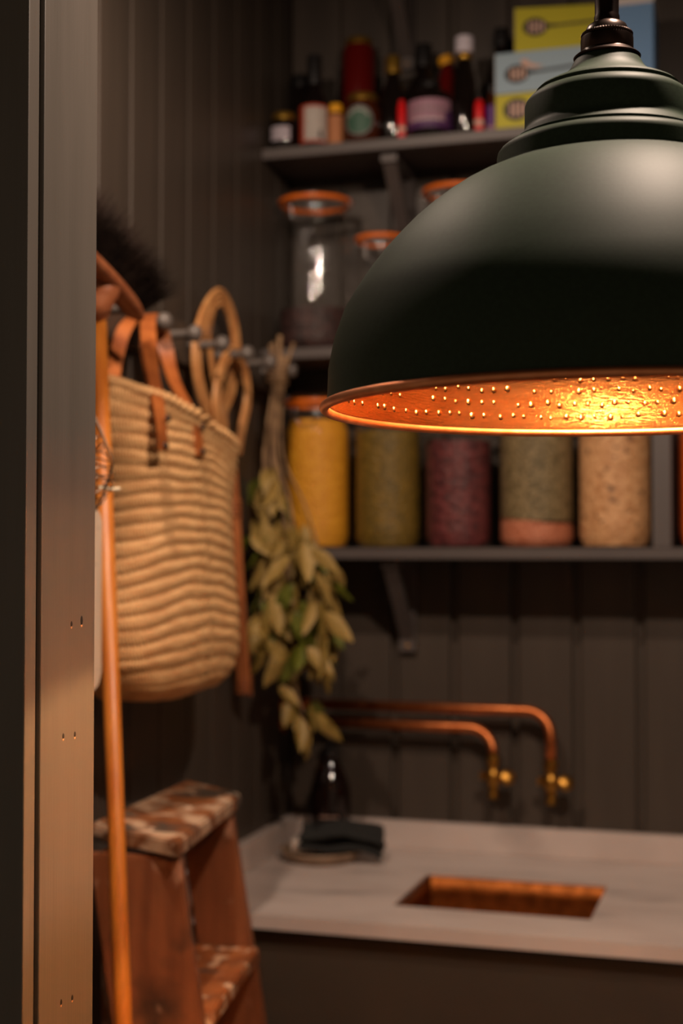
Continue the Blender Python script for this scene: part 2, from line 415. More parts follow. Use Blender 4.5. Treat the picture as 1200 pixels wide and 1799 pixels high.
# ------------------------------------------------------------------ shelves
def shelf(z, label, x1=0.895):
    t = empty('wall_shelf', label, 'shelf', (0, 0, z), 0, 'painted shelves on the back wall')
    link('shelf_board', box(BM(), XL + 0.0005, x1, 2.71, YB - 0.0005, -0.022, 0, bev=0.0015), M['shelf'], t, smooth=False)
    for bx in (-0.727, 0.55):
        b = empty('bracket', '', '', (bx, 0, 0)); del b['label']; del b['category']; b.parent = t
        link('arm', box(BM(), -0.017, 0.017, 2.735, 2.8985, -0.040, -0.0225, bev=0.001), M['shelf'], b, smooth=False)
        link('wall_plate', box(BM(), -0.017, 0.017, 2.882, 2.8985, -0.215, -0.0405, bev=0.001), M['shelf'], b, smooth=False)
        hb = BM()
        hull8(hb, [(-0.014, 2.742, -0.041), (0.014, 2.742, -0.041), (0.014, 2.768, -0.041), (-0.014, 2.768, -0.041)],
                  [(-0.014, 2.8815, -0.190), (0.014, 2.8815, -0.190), (0.014, 2.8815, -0.162), (-0.014, 2.8815, -0.162)])
        link('brace', hb, M['shelf'], b, smooth=False)
        for sz in (-0.203,):
            sc = lathe(BM(), [(0, 0.0025), (0.003, 0.002), (0.0042, 0)], 10)
            s_ = link('screw', sc, M['brass'], b); s_.rotation_euler = (R(90), 0, 0); s_.location = (0, 2.882, sz)
    return t
Z1, Z2, Z3, Z4 = 1.513, 1.917, 2.328, 2.738
shelf(Z1, 'dark painted shelf carrying filled storage jars above the copper taps')
shelf(Z2, 'dark painted shelf with clear glass jars, mostly hidden behind the pendant shade')
shelf(Z3, 'dark painted shelf carrying bottles, small jars and patterned boxes')
shelf(Z4, 'topmost dark painted shelf, only its bracket hanging into the picture')
tag(link('shelf_divider', box(BM(), -0.212, -0.177, 2.715, YB - 0.002, Z1 + 0.0003, Z2 - 0.0223, bev=0.001), M['shelf'], smooth=False),
    'upright dark painted divider between the muesli jar and the orange lentil jar', 'divider')

# ------------------------------------------------------------------ clip-top jars
def jar(x, y, z, r, h, fills, label, group, wide=False, clip=True):
    """clip-top glass jar: shell, contents, orange seal, glass lid, wire clip"""
    t = empty('storage_jar', label, 'jar', (x, y, z + 0.0004), 0, group)
    nr = r * 0.80; sh = h * 0.80
    body = [(0, 0.004), (r * 0.78, 0.003), (r * 0.80, 0.0), (r * 0.93, 0.004), (r * 0.985, 0.010), (r, 0.018), (r, 0.022)] + [(r, 0.022 + (sh * 0.88 - 0.022) * q / 6) for q in range(1, 7)] + [(r, sh * 0.90), (r * 0.985, sh * 0.95), (r * 0.93, sh * 1.0), (nr * 1.04, sh * 1.055), (nr, sh * 1.08), (nr, h - 0.034), (nr * 1.06, h - 0.032), (nr * 1.06, h - 0.026), (nr * 0.97, h - 0.025)]
    link('glass_body', lathe(BM(), body, 48), M['glass'], t)
    for (m, z0, z1, slope) in fills:
        ri = r - 0.004; prof = []
        def rad_at(zz):
            if zz < 0.016: return ri * (0.86 + 0.14 * min(1, zz / 0.016))
            if zz > sh * 0.92:
                f = min(1, (zz - sh * 0.92) / (sh * 0.14)); return ri * (1 - 0.24 * f * f)
            return ri
        prof.append((0, z0))
        for i in range(13):
            zz = z0 + (z1 - z0) * i / 12; prof.append((rad_at(zz), zz))
        prof.append((0, z1 + 0.002))
        bm = lathe(BM(), prof, 40)
        if slope:
            for v in bm.verts:
                if v.co.z > z1 - 0.002 or abs(v.co.z - z0) < 1e-4 and z0 > 0.02: v.co.z += slope * v.co.x / r
        c = link('contents', bm, m, t, auto=50); c['kind'] = 'stuff'
    link('rubber_seal', lathe(BM(), [(nr * 1.13, h - 0.0245), (nr * 1.22, h - 0.0245), (nr * 1.25, h - 0.020), (nr * 1.22, h - 0.0155), (nr * 1.13, h - 0.0155), (nr * 1.13, h - 0.0245)], 48), M['rubber'], t)
    link('glass_lid', lathe(BM(), [(nr * 1.08, h - 0.015), (nr * 1.10, h - 0.010), (nr * 1.0, h - 0.004), (nr * 0.7, h), (nr * 0.62, h - 0.006), (0, h - 0.008)], 48), M['glass'], t)
    if clip:
        cb = BM()
        ring = [(nr * 1.03 * math.cos(a), nr * 1.03 * math.sin(a), h - 0.037) for a in [2 * PI * i / 32 for i in range(32)]]
        tube(cb, ring, 0.0012, 6, closed=True)
        for sgn in (-1, 1):
            tube(cb, [(sgn * nr * 1.06, 0, h - 0.037), (sgn * nr * 1.22, 0, h - 0.028), (sgn * nr * 1.22, 0, h - 0.010), (sgn * nr * 1.06, 0, h - 0.002)], 0.0013, 6)
        lev = smooth_path([(-nr * 0.45, -nr * 1.06, h - 0.030), (-nr * 0.40, -nr * 1.34, h - 0.036), (-nr * 0.32, -nr * 1.32, h - 0.066), (nr * 0.32, -nr * 1.32, h - 0.066), (nr * 0.40, -nr * 1.34, h - 0.036), (nr * 0.45, -nr * 1.06, h - 0.030)], 6)
        tube(cb, lev, 0.0012, 6)
        link('wire_clip', cb, M['clip'], t)
    return t
G1 = 'filled clip-top jars on the lower shelf'
jar(-0.895, 2.79, Z1, 0.069, 0.318, [(C_YEL, 0.004, 0.262, 0)], 'clip-top jar full of yellow grains, left end of the lower shelf', G1)
jar(-0.743, 2.79, Z1, 0.068, 0.318, [(C_GRN, 0.004, 0.235, 0)], 'clip-top jar of green split peas between the yellow and the red jar', G1)
jar(-0.598, 2.79, Z1, 0.068, 0.318, [(C_RED, 0.004, 0.212, 0)], 'clip-top jar of dark red beans on the lower shelf', G1)
jar(-0.441, 2.79, Z1, 0.0745, 0.318, [(C_PNK, 0.004, 0.052, -0.010), (C_LEN, 0.0525, 0.25, 0)], 'clip-top jar of grey-green lentils over a salmon pink layer', G1)
jar(-0.288, 2.79, Z1, 0.0725, 0.318, [(C_OAT, 0.004, 0.255, 0)], 'clip-top jar of pale tan muesli beside the shelf divider', G1)
jar(-0.101, 2.79, Z1, 0.071, 0.318, [(C_ORG, 0.004, 0.26, 0)], 'clip-top jar of orange lentils cut by the right edge of the picture', G1)
G2 = 'clear clip-top jars on the middle shelf'
jar(-0.899, 2.79, Z2, 0.0775, 0.330, [(C_DRK, 0.004, 0.085, 0)], 'tall clear clip-top jar with a little dark seed in its bottom', G2)
jar(-0.764, 2.81, Z2, 0.054, 0.250, [(C_DRK, 0.004, 0.06, 0)], 'short clear clip-top jar with an orange seal behind the left of the pendant shade', G2)
jar(-0.598, 2.80, Z2, 0.075, 0.334, [(C_DRK, 0.004, 0.06, 0)], 'clear clip-top jar whose orange seal just shows over the pendant shade', G2)

# ------------------------------------------------------------------ top shelf: bottles, jars and boxes
def arc_label(bm, r, z0, z1, a0, a1, seg=14, out=0.0006):
    lathe(bm, [(r + out, z0), (r + out, z1)], seg, a0=a0, a1=a1)
    return bm
A_CAM = R(-90 + 16)       # direction from the shelf back towards the doorway
def bottle(name, x, y, r, prof, body_mat, label, cat, cap=None, labels=(), group='bottles and jars on the top shelf', z=Z3):
    """prof in metres (radius, height); cap = (material, r, z0, z1); labels = (material, z0, z1, from deg, to deg)"""
    t = empty(name, label, cat, (x, y, z + 0.0004), 0, group)
    link('bottle_body' if cat == 'bottle' else 'jar_body', lathe(BM(), prof, 36), body_mat, t, auto=60)
    if cap:
        m, cr, z0, z1 = cap
        link('cap', lathe(BM(), [(0, z0), (cr, z0), (cr, z1 - 0.003), (cr * 0.92, z1), (0, z1)], 28), m, t, auto=40)
    for (m, z0, z1, d0, d1) in labels:
        lb = link('paper_label', arc_label(BM(), r, z0, z1, A_CAM + R(d0), A_CAM + R(d1)), m, t)
    return t
def jar_prof(r, h, n=0.86): return [(0, 0), (r * 0.9, 0), (r, 0.006), (r, h * 0.74), (r * 0.96, h * 0.82), (r * n, h * 0.88), (r * n, h)]
def bot_prof(r, h, nr, sh): return [(0, 0), (r * 0.92, 0), (r, 0.006), (r, sh), (r * 0.9, sh + 0.012), (nr * 1.25, sh + 0.035), (nr, sh + 0.05), (nr, h)]
def glyph_row(parent, r, z, d0, d1, n, hgt, m, name='lettering', rise=0.0, seed=1):
    """a row of small printed letter-like marks round a label, too blurred in the photograph to read"""
    rnd = random.Random(seed); bm = BM()
    for i in range(n):
        a = A_CAM + R(d0 + (d1 - d0) * (i + 0.5) / n); wA = R((d1 - d0) / n * 0.32)
        zc = z + rise * math.sin(PI * (i + 0.5) / n)
        for (s0, s1, q0, q1) in ((-1, -0.4, -0.5, 0.5), (0.3, 0.9, -0.5, 0.5), (-1, 0.9, -0.12, 0.14) if rnd.random() < 0.5 else (-1, 0.9, 0.3, 0.5)):
            vs4 = [bm.verts.new(((r + 0.0010) * math.cos(a + wA * s), (r + 0.0010) * math.sin(a + wA * s), zc + q * hgt)) for s, q in ((s0, q0), (s1, q0), (s1, q1), (s0, q1))]
            bm.faces.new(vs4)
    return link(name, bm, m, parent, smooth=False)

a = bottle('preserve_jar', -0.955, 2.755, 0.029, jar_prof(0.029, 0.066), M['darkglass'], 'small dark jar with gold lid and white label, left end of top shelf', 'jar', (M['gold'], 0.026, 0.066, 0.080), [(M['paper_w'], 0.020, 0.049, -62, 26)])
b = bottle('sauce_bottle', -0.890, 2.755, 0.0295, bot_prof(0.0295, 0.172, 0.0115, 0.085), M['darkglass'], 'dark long-necked bottle with a cream and rust label', 'bottle', (M['blackcap'], 0.0150, 0.135, 0.196),
           [(M['paper_red'], 0.010, 0.088, -86, 80), ])
lb = link('paper_label', arc_label(BM(), 0.0295, 0.014, 0.083, A_CAM + R(-40), A_CAM + R(58), out=0.0010), M['paper'], b)
fig = BM()
lathe(fig, [(0, 0), (0.0045, 0), (0.0035, 0.008), (0.0018, 0.014), (0.0024, 0.017), (0, 0.020)], 10)
fg = link('printed_figure', fig, M['print_black'], b); fg.scale = (1, 0.15, 1); fg.location = (0.0305 * math.cos(A_CAM + R(26)), 0.0305 * math.sin(A_CAM + R(26)), 0.018); fg.rotation_euler = (0, 0, A_CAM + R(116))
bottle('sauce_bottle', -0.950, 2.845, 0.022, bot_prof(0.022, 0.165, 0.016, 0.12), M['darkglass'], 'black bottle standing behind the small white-labelled jar', 'bottle', (M['blackcap'], 0.018, 0.160, 0.190))
c = bottle('spice_bottle', -0.842, 2.748, 0.0155, jar_prof(0.0155, 0.078), M['brownglass'], 'slim spice bottle with yellow cap and tan label', 'bottle', (M['yellowcap'], 0.0135, 0.070, 0.088), [(M['paper_tan'], 0.006, 0.064, -90, 60)])
bottle('sauce_bottle', -0.856, 2.855, 0.0165, bot_prof(0.0165, 0.180, 0.010, 0.13), M['darkglass'], 'black bottle behind the slim yellow-capped spice bottle', 'bottle', (M['blackcap'], 0.012, 0.172, 0.198))
d = bottle('sauce_jar', -0.818, 2.835, 0.0345, [(0, 0), (0.031, 0), (0.0345, 0.006), (0.0345, 0.220), (0.033, 0.228), (0.029, 0.234), (0.028, 0.236)], M['redglass'], 'tall dark red jar with gold lid behind the green-labelled jar', 'jar', (M['gold'], 0.0285, 0.234, 0.250))
e = bottle('preserve_jar', -0.786, 2.752, 0.0385, jar_prof(0.0385, 0.088, 0.84), M['brownglass'], 'round dark amber jar with gold lid and round green label', 'jar', (M['gold'], 0.0315, 0.088, 0.102))
def disc_label(parent, r, zc, rad, ang, m, name, squash=1.0, out=0.0012, r_in=0.0):
    bm = BM(); n = 28; rr = r + out
    def P(q, f):
        u = q * math.cos(f); w = q * math.sin(f) * squash
        aa = A_CAM + R(ang) + u / rr
        return (rr * math.cos(aa), rr * math.sin(aa), zc + w)
    rings = [r_in + (rad - r_in) * i / 5 for i in range(6)]
    rows = [[bm.verts.new(P(q, 2 * PI * k / n)) for k in range(n)] for q in rings if q > 1e-6]
    if r_in <= 1e-6:
        cv = bm.verts.new(P(0, 0))
        for k in range(n): bm.faces.new((cv, rows[0][k], rows[0][(k + 1) % n]))
    for i in range(len(rows) - 1):
        for k in range(n):
            l = (k + 1) % n; bm.faces.new((rows[i][k], rows[i + 1][k], rows[i + 1][l], rows[i][l]))
    return link(name, bm, m, parent, smooth=True)
disc_label(e, 0.0385, 0.042, 0.031, -12, M['paper_green'], 'round_label')
disc_label(e, 0.0385, 0.042, 0.0306, -12, M['print_grey'], 'label_ring', out=0.0018, r_in=0.0285)
ltr = BM()
for i in range(9):        # arched lettering round the top of the green label
    f = R(150 - 120 * i / 8)
    for dq in (-0.0012, 0.0012):
        pts = []
        for du, dw in ((-0.0006, -0.0026), (0.0006, -0.0026), (0.0006, 0.0026), (-0.0006, 0.0026)):
            rr = 0.0385 + 0.0022; q = 0.0225 + dw; ff = f + (dq + du) / 0.0225
            aa = A_CAM + R(-12) + q * math.cos(ff) / rr
            pts.append(ltr.verts.new((rr * math.cos(aa), rr * math.sin(aa), 0.042 + q * math.sin(ff))))
        ltr.faces.new(pts)
link('lettering', ltr, M['print_white'], e, smooth=False)
f_ = bottle('sauce_bottle', -0.728, 2.775, 0.0275, bot_prof(0.0275, 0.155, 0.012, 0.098), M['darkglass'], 'dark bottle with a gold cap behind a small red tube', 'bottle', (M['gold'], 0.0165, 0.148, 0.184))
g = bottle('oil_bottle', -0.681, 2.845, 0.032, bot_prof(0.032, 0.215, 0.014, 0.13), M['darkglass'], 'tall black-capped dark bottle behind the pink-labelled jar', 'bottle', (M['blackcap'], 0.0175, 0.180, 0.228))
bottle('colour_tube', -0.700, 2.735, 0.0085, [(0, 0), (0.0080, 0), (0.0085, 0.002), (0.0085, 0.066), (0.006, 0.072)], M['red'], 'small red tube standing before the gold-capped bottle', 'tube', (M['red'], 0.006, 0.070, 0.080), [(M['print_pink'], 0.016, 0.026, -90, 90)], group='small red tubes on the top shelf')
h = bottle('chutney_jar', -0.648, 2.760, 0.0455, [(0, 0), (0.042, 0), (0.0455, 0.006), (0.0455, 0.078), (0.043, 0.088), (0.032, 0.098), (0.022, 0.104), (0.021, 0.112)], M['darkglass'], 'wide dark jar with a pink and purple label', 'jar', (M['blackcap'], 0.022, 0.106, 0.120), [(M['paper_pink'], 0.030, 0.074, -74, 60), (M['paper_purple'], 0.016, 0.0295, -74, 72)])
disc_label(h, 0.0455, 0.040, 0.013, 52, M['paper_purple'], 'label_spot', out=0.0012)
glyph_row(h, 0.0455, 0.050, -56, 44, 8, 0.013, M['print_grey'], rise=0.004, seed=3)
glyph_row(h, 0.0455, 0.033, -50, 34, 9, 0.005, M['print_white'], seed=5)
i_ = bottle('hot_sauce_bottle', -0.632, 2.850, 0.024, bot_prof(0.024, 0.185, 0.012, 0.13), M['redglass'], 'dark red bottle with a tilted yellow cap', 'bottle', None)
cp = link('cap', lathe(BM(), [(0, 0), (0.0165, 0), (0.0165, 0.014), (0.014, 0.018), (0, 0.018)], 28), M['yellowcap'], i_, auto=40); cp.location = (0, 0, 0.183); cp.rotation_euler = (R(6), R(-14), 0)
j = bottle('vinegar_bottle', -0.578, 2.765, 0.0235, bot_prof(0.0235, 0.180, 0.0125, 0.112), M['darkglass'], 'dark glass bottle with a pale screw cap', 'bottle', (M['whitecap'], 0.0185, 0.172, 0.205))
link('neck_band', lathe(BM(), [(0.0130, 0.158), (0.0150, 0.160), (0.0150, 0.169), (0.0130, 0.1715)], 24), M['gold'], j)
k = bottle('colour_tube', -0.543, 2.738, 0.0098, [(0, 0), (0.009, 0), (0.0098, 0.002), (0.0098, 0.054), (0.0075, 0.064), (0.004, 0.068)], M['red'], 'small red tube standing beside the pale-capped bottle', 'tube', (M['blackcap'], 0.0045, 0.066, 0.078), [(M['print_pink'], 0.015, 0.026, -90, 90)], group='small red tubes on the top shelf')
l_ = bottle('extract_bottle', -0.520, 2.752, 0.0115, jar_prof(0.0115, 0.082, 0.7), M['brownglass'], 'small brown bottle with a purple wrap next to the boxes', 'bottle', (M['blackcap'], 0.009, 0.082, 0.100), [(M['purple'], 0.016, 0.056, -100, 90), (M['paper_pink'], 0.004, 0.0155, -100, 90)])
bottle('oil_bottle', -0.520, 2.850, 0.024, bot_prof(0.024, 0.215, 0.012, 0.15), M['darkglass'], 'black bottle half hidden behind the patterned boxes', 'bottle', (M['blackcap'], 0.0145, 0.208, 0.246))

def carton(x0, x1, y0, y1, z0, z1, m, side, label, rz=0, spoon=None, hand=False, group='spoon boxes stacked on the top shelf'):
    cx, cy = (x0 + x1) / 2, (y0 + y1) / 2; w, dd, hh = x1 - x0, y1 - y0, z1 - z0
    t = empty('carton', label, 'box', (cx, cy, z0 + 0.0004), rz, group)
    link('sleeve', box(BM(), -w / 2 + 0.0008, w / 2 - 0.0008, -dd / 2, dd / 2, 0, hh - 0.0005, bev=0.0006), m, t, smooth=False)
    for sx in (-1, 1):
        link('end_flap', box(BM(), min(sx * w / 2, sx * (w / 2 - 0.0007)), max(sx * w / 2, sx * (w / 2 - 0.0007)), -dd / 2 + 0.001, dd / 2 - 0.001, 0.001, hh - 0.0015), side, t, smooth=False)
    if spoon:
        sx, sz, ew, eh = spoon; yf = -dd / 2 - 0.0008
        sb = BM()
        vv = [sb.verts.new((sx + ew * math.cos(q), yf, sz + eh * math.sin(q))) for q in [2 * PI * n / 28 for n in range(28)]]
        sb.faces.new(vv)
        hd = [(sx + ew * 0.9, sz - 0.003), (sx + ew * 1.8, sz - 0.001), (w / 2 - 0.012, sz + 0.006), (w / 2 - 0.012, sz + 0.011), (sx + ew * 1.8, sz + 0.004), (sx + ew * 0.8, sz + 0.006)]
        sb.faces.new([sb.verts.new((a_, yf, b_)) for a_, b_ in hd])
        link('printed_spoon', sb, M['print_black'], t, smooth=False)
        st = BM()
        for q in range(4):
            ux = sx - ew * 0.52 + q * ew * 0.35; hgt = eh * 0.66 * math.sqrt(max(0.1, 1 - ((ux + ew * 0.08 - sx) / (ew * 0.9)) ** 2))
            st.faces.new([st.verts.new(p) for p in ((ux, yf - 0.0004, sz - hgt), (ux + ew * 0.2, yf - 0.0004, sz - hgt), (ux + ew * 0.2, yf - 0.0004, sz + hgt), (ux, yf - 0.0004, sz + hgt))])
        link('printed_slots', st, M['print_pink'], t, smooth=False)
        if hand:
            hb_ = BM()
            pts = [(sx + 0.3 * ew, sz + eh * 1.5), (sx + 0.5 * ew, sz + eh * 0.7), (sx + 1.5 * ew, sz + eh * 0.45), (sx + 2.2 * ew, sz + eh * 0.6), (sx + 1.2 * ew, sz + eh * 1.0), (sx + 0.7 * ew, sz + eh * 1.6)]
            hb_.faces.new([hb_.verts.new((p, yf - 0.0006, q)) for p, q in pts])
            link('printed_hand', hb_, M['print_pink'], t, smooth=False)
    return t
carton(-0.508, -0.28, 2.722, 2.86, Z3, Z3 + 0.069, M['box_yg'], M['box_beige'], 'yellow-green box printed with a slotted spoon, lowest of the stack', 0, (-0.072, 0.037, 0.026, 0.022))
carton(-0.509, -0.29, 2.722, 2.86, Z3 + 0.0695, Z3 + 0.150, M['box_blue'], M['box_beige'], 'light blue box printed with a slotted spoon, middle of the stack', 0, (-0.066, 0.037, 0.024, 0.018), True)
carton(-0.482, -0.29, 2.745, 2.868, Z3 + 0.1505, Z3 + 0.240, M['box_yg'], M['box_beige'], 'yellow-green box printed with a slotted spoon, topmost of the stack', R(9), (-0.056, 0.050, 0.024, 0.018))
bx = carton(-0.284, -0.206, 2.74, 2.85, Z3, Z3 + 0.240, M['box_blue2'], M['box_blue2'], 'tall blue box with a pale top band behind the lampholder', 0, None, False, None)
link('pale_band', box(BM(), -0.0393, 0.0393, -0.0556, 0.0556, 0.226, 0.2402), M['print_white'], bx, smooth=False)

# ------------------------------------------------------------------ pendant lamp
LX, LY, LZ = -0.119, 1.110, 1.6132
lamp = empty('pendant_lamp', 'large dark green dome pendant lamp with hammered copper lining', 'lamp', (LX, LY, LZ))
dome = [(0.2185, 0.004), (0.2178, 0.012), (0.2172, 0.030), (0.2130, 0.052), (0.2050, 0.075), (0.1955, 0.091), (0.1850, 0.1065), (0.1740, 0.1205), (0.1630, 0.1325), (0.1520, 0.1437), (0.1410, 0.1533), (0.1300, 0.1617), (0.1190, 0.1691), (0.1080, 0.1752), (0.0970, 0.1803), (0.0880, 0.1838), (0.0862, 0.1850),
        (0.0858, 0.1868), (0.0856, 0.1960), (0.0850, 0.1985), (0.0835, 0.2005), (0.0805, 0.2030), (0.0770, 0.2042), (0.0740, 0.2050), (0.0725, 0.2062), (0.0735, 0.2075), (0.0715, 0.2095), (0.0680, 0.2125), (0.0650, 0.2155), (0.0641, 0.2180),
        (0.0640, 0.2200), (0.0638, 0.2360), (0.0630, 0.2385), (0.0605, 0.2415), (0.0575, 0.2436), (0.0552, 0.2445), (0.0545, 0.2458), (0.0553, 0.2475), (0.0535, 0.2492), (0.0480, 0.2520), (0.0410, 0.2552), (0.0350, 0.2586), (0.0305, 0.2625), (0.0280, 0.2660), (0.0262, 0.2695), (0.0245, 0.2722), (0.0225, 0.2735)]
link('shade', lathe(BM(), dome, 160), M['shade_green'], lamp, auto=32)
lin = [(r - 0.0018, z - 0.0012) for r, z in dome[:16]] + [(0.0848, 0.1845), (0.0838, 0.1965), (0.0700, 0.2030), (0.0622, 0.2170), (0.0620, 0.2360), (0.0500, 0.2440), (0.0225, 0.2450)]
link('copper_lining', lathe(BM(), lin, 160), M['copper_in'], lamp)
ring = BM()
P = [(LX * 0 + 0.2202 * math.cos(a), 0.2202 * math.sin(a), 0.0) for a in [2 * PI * n / 180 for n in range(180)]]
tube(ring, P, 0.0038, 14, closed=True)
link('rolled_rim', ring, M['copper_rim'], lamp)
dm = BM()                                   # punched dimples in rows inside the lining
for row, (rz_, step) in enumerate(((0.0145, 0.0), (0.0260, 0.5), (0.0375, 0.0), (0.0490, 0.5), (0.0605, 0.0), (0.0720, 0.5), (0.0840, 0.0), (0.0960, 0.5))):
    rr = None
    for q in range(len(lin) - 1):
        if lin[q][1] <= rz_ <= lin[q + 1][1]:
            f = (rz_ - lin[q][1]) / (lin[q + 1][1] - lin[q][1]); rr = lin[q][0] + f * (lin[q + 1][0] - lin[q][0])
            sl = math.atan2(lin[q][0] - lin[q + 1][0], lin[q + 1][1] - lin[q][1]); break
    nd = int(2 * PI * rr / 0.0128); rnd = random.Random(row)
    for n in range(nd):
        if rnd.random() < 0.10: continue
        aa = 2 * PI * (n + step + rnd.uniform(-0.18, 0.18)) / nd; s = 0.0031 * rnd.uniform(0.75, 1.2)
        dz = rnd.uniform(-0.0016, 0.0016)
        mt = Matrix.Rotation(aa, 4, 'Z') @ Matrix.Translation((rr - math.tan(sl) * dz, 0, rz_ + dz)) @ Matrix.Rotation(R(-90) - sl, 4, 'Y')
        base = [(s, -0.0002), (s * 0.85, 0.0004), (s * 0.45, 0.0008), (0, 0.0009)]
        n0 = len(dm.verts); 
        before = set(dm.verts) if False else None
        tmp = []
        rows = []
        for (r_, z_) in base:
            if r_ == 0: rows.append([dm.verts.new(mt @ Vector((0, 0, z_)))])
            else: rows.append([dm.verts.new(mt @ Vector((r_ * math.cos(2 * PI * u / 8), r_ * math.sin(2 * PI * u / 8), z_))) for u in range(8)])
        for u in range(8):
            w = (u + 1) % 8
            dm.faces.new((rows[0][u], rows[0][w], rows[1][w], rows[1][u])); dm.faces.new((rows[1][u], rows[1][w], rows[2][w], rows[2][u])); dm.faces.new((rows[2][u], rows[2][w], rows[3][0]))
dmo = link('hammered_dimples', dm, M['copper_in'], lamp); dmo['kind'] = 'stuff'
gal = link('gallery_ring', lathe(BM(), [(0.0225, 0.2725), (0.0256, 0.2725), (0.0260, 0.2738), (0.0245, 0.2752), (0.0215, 0.2770), (0.0206, 0.2782)], 64), M['bronze'], lamp, auto=40)
link('lampholder', lathe(BM(), [(0.0200, 0.2765), (0.0203, 0.2785), (0.0203, 0.2880), (0.0200, 0.2893), (0.0190, 0.2900)], 64), M['bronze'], lamp, auto=40)
kb = BM(); n = 120; rows = []
for (r0, z0) in ((0.0185, 0.2896), (0.0196, 0.2900), (0.0198, 0.2916), (0.0192, 0.2926), (0.0172, 0.2930)):
    rows.append([kb.verts.new(((r0 + (0.0004 if q % 2 else -0.0002)) * math.cos(2 * PI * q / n), (r0 + (0.0004 if q % 2 else -0.0002)) * math.sin(2 * PI * q / n), z0)) for q in range(n)])
for q in range(len(rows) - 1):
    for u in range(n):
        w = (u + 1) % n; kb.faces.new((rows[q][u], rows[q][w], rows[q + 1][w], rows[q + 1][u]))
link('knurled_ring', kb, M['bronze'], lamp, smooth=False)
link('holder_cap', lathe(BM(), [(0.0172, 0.2928), (0.0166, 0.2950), (0.0150, 0.2985), (0.0120, 0.3005), (0.0100, 0.3010), (0.0098, 0.3060), (0.0092, 0.3075), (0.0094, 0.3300), (0.0060, 0.3340), (0, 0.3340)], 48), M['bronze'], lamp, auto=40)
link('flex_cord', tube(BM(), [(0, 0, 0.334), (0, 0, ZC - LZ - 0.0251)], 0.0035, 10), M['flex'], lamp)
link('ceiling_rose', lathe(BM(), [(0, -0.025), (0.010, -0.025), (0.05, -0.012), (0.05, 0), (0, 0)], 40, c=(0, 0, ZC - LZ - 0.0003)), M['bronze'], lamp, auto=40)
# bulb: dark holder stub, glass, glowing filament and its light
link('bulb_socket', lathe(BM(), [(0.0205, 0.2720), (0.0205, 0.2420), (0.0150, 0.2400), (0.0, 0.2400)], 32), M['bronze'], lamp, auto=40)
bulb = link('bulb', lathe(BM(), [(0.0130, 0.2395), (0.0140, 0.2280), (0.0190, 0.2080), (0.0235, 0.1750), (0.0290, 0.1400), (0.0320, 0.0980), (0.0300, 0.0700), (0.0200, 0.0500), (0.0, 0.0420)], 40), M['bulb'], lamp)
fb = BM()
for q in range(6):
    aa = 2 * PI * q / 6; ab = 2 * PI * (q + 0.5) / 6
    tube(fb, [(0.005 * math.cos(aa), 0.005 * math.sin(aa), 0.205), (0.016 * math.cos(ab), 0.016 * math.sin(ab), 0.056)], 0.0008, 6)
    tube(fb, [(0.016 * math.cos(ab), 0.016 * math.sin(ab), 0.056), (0.005 * math.cos(ab + PI / 6), 0.005 * math.sin(ab + PI / 6), 0.205)], 0.0008, 6)
link('filament', fb, M['filament'], bulb)
for z_, e_ in ((0.212, 46.0), (0.062, 1.5)):        # the light of the long filament cage
    bl = bpy.data.lights.new('bulb_light', 'POINT'); blo = bpy.data.objects.new('bulb_light', bl); COL.objects.link(blo)
    blo.parent = bulb; blo.location = (0, 0, z_); bl.energy = e_; bl.color = (1.0, 0.60, 0.28); bl.shadow_soft_size = 0.012

# ------------------------------------------------------------------ counter, sink, cabinet
CZ = 0.890; SX0, SX1, SY0, SY1 = -0.635, -0.294, 2.415, 2.680
ct = empty('worktop', 'pale marble worktop with upstands and a sink cut-out', 'worktop', (0, 0, CZ))
sb = BM()
th = 0.024
def grid_slab(bm, xs, ys, holes, z0, z1):
    V = {}
    def v(i, j_, z): 
        key = (i, j_, z)
        if key not in V: V[key] = bm.verts.new((xs[i], ys[j_], z))
        return V[key]
    cells = {(i, j_) for i in range(len(xs) - 1) for j_ in range(len(ys) - 1)} - holes
    for i, j_ in cells:
        bm.faces.new((v(i, j_, z1), v(i + 1, j_, z1), v(i + 1, j_ + 1, z1), v(i, j_ + 1, z1)))
        bm.faces.new((v(i, j_, z0), v(i, j_ + 1, z0), v(i + 1, j_ + 1, z0), v(i + 1, j_, z0)))
        for (di, dj, a_, b_) in ((-1, 0, (i, j_), (i, j_ + 1)), (1, 0, (i + 1, j_ + 1), (i + 1, j_)), (0, -1, (i + 1, j_), (i, j_)), (0, 1, (i, j_ + 1), (i + 1, j_ + 1))):
            if (i + di, j_ + dj) not in cells:
                bm.faces.new((v(*a_, z0), v(*b_, z0), v(*b_, z1), v(*a_, z1)))
grid_slab(sb, [XL + 0.0005, SX0, SX1, 0.895], [2.288, SY0, SY1, YB - 0.0005], {(1, 1)}, -th, 0)
link('slab', sb, M['marble'], ct, smooth=False)
link('back_upstand', box(BM(), XL + 0.0205, 0.895, 2.879, YB - 0.0005, 0.0003, 0.057, bev=0.001), M['marble'], ct, smooth=False)
link('side_upstand', box(BM(), XL + 0.0005, XL + 0.020, 2.290, YB - 0.0005, 0.0003, 0.057, bev=0.001), M['marble'], ct, smooth=False)
sk = empty('sink', 'small rectangular copper sink set under the marble worktop', 'sink', ((SX0 + SX1) / 2, (SY0 + SY1) / 2, CZ - th - 0.0005))
hx, hy, dp = (SX1 - SX0) / 2 - 0.0008, (SY1 - SY0) / 2 - 0.0008, 0.125
bs = BM()
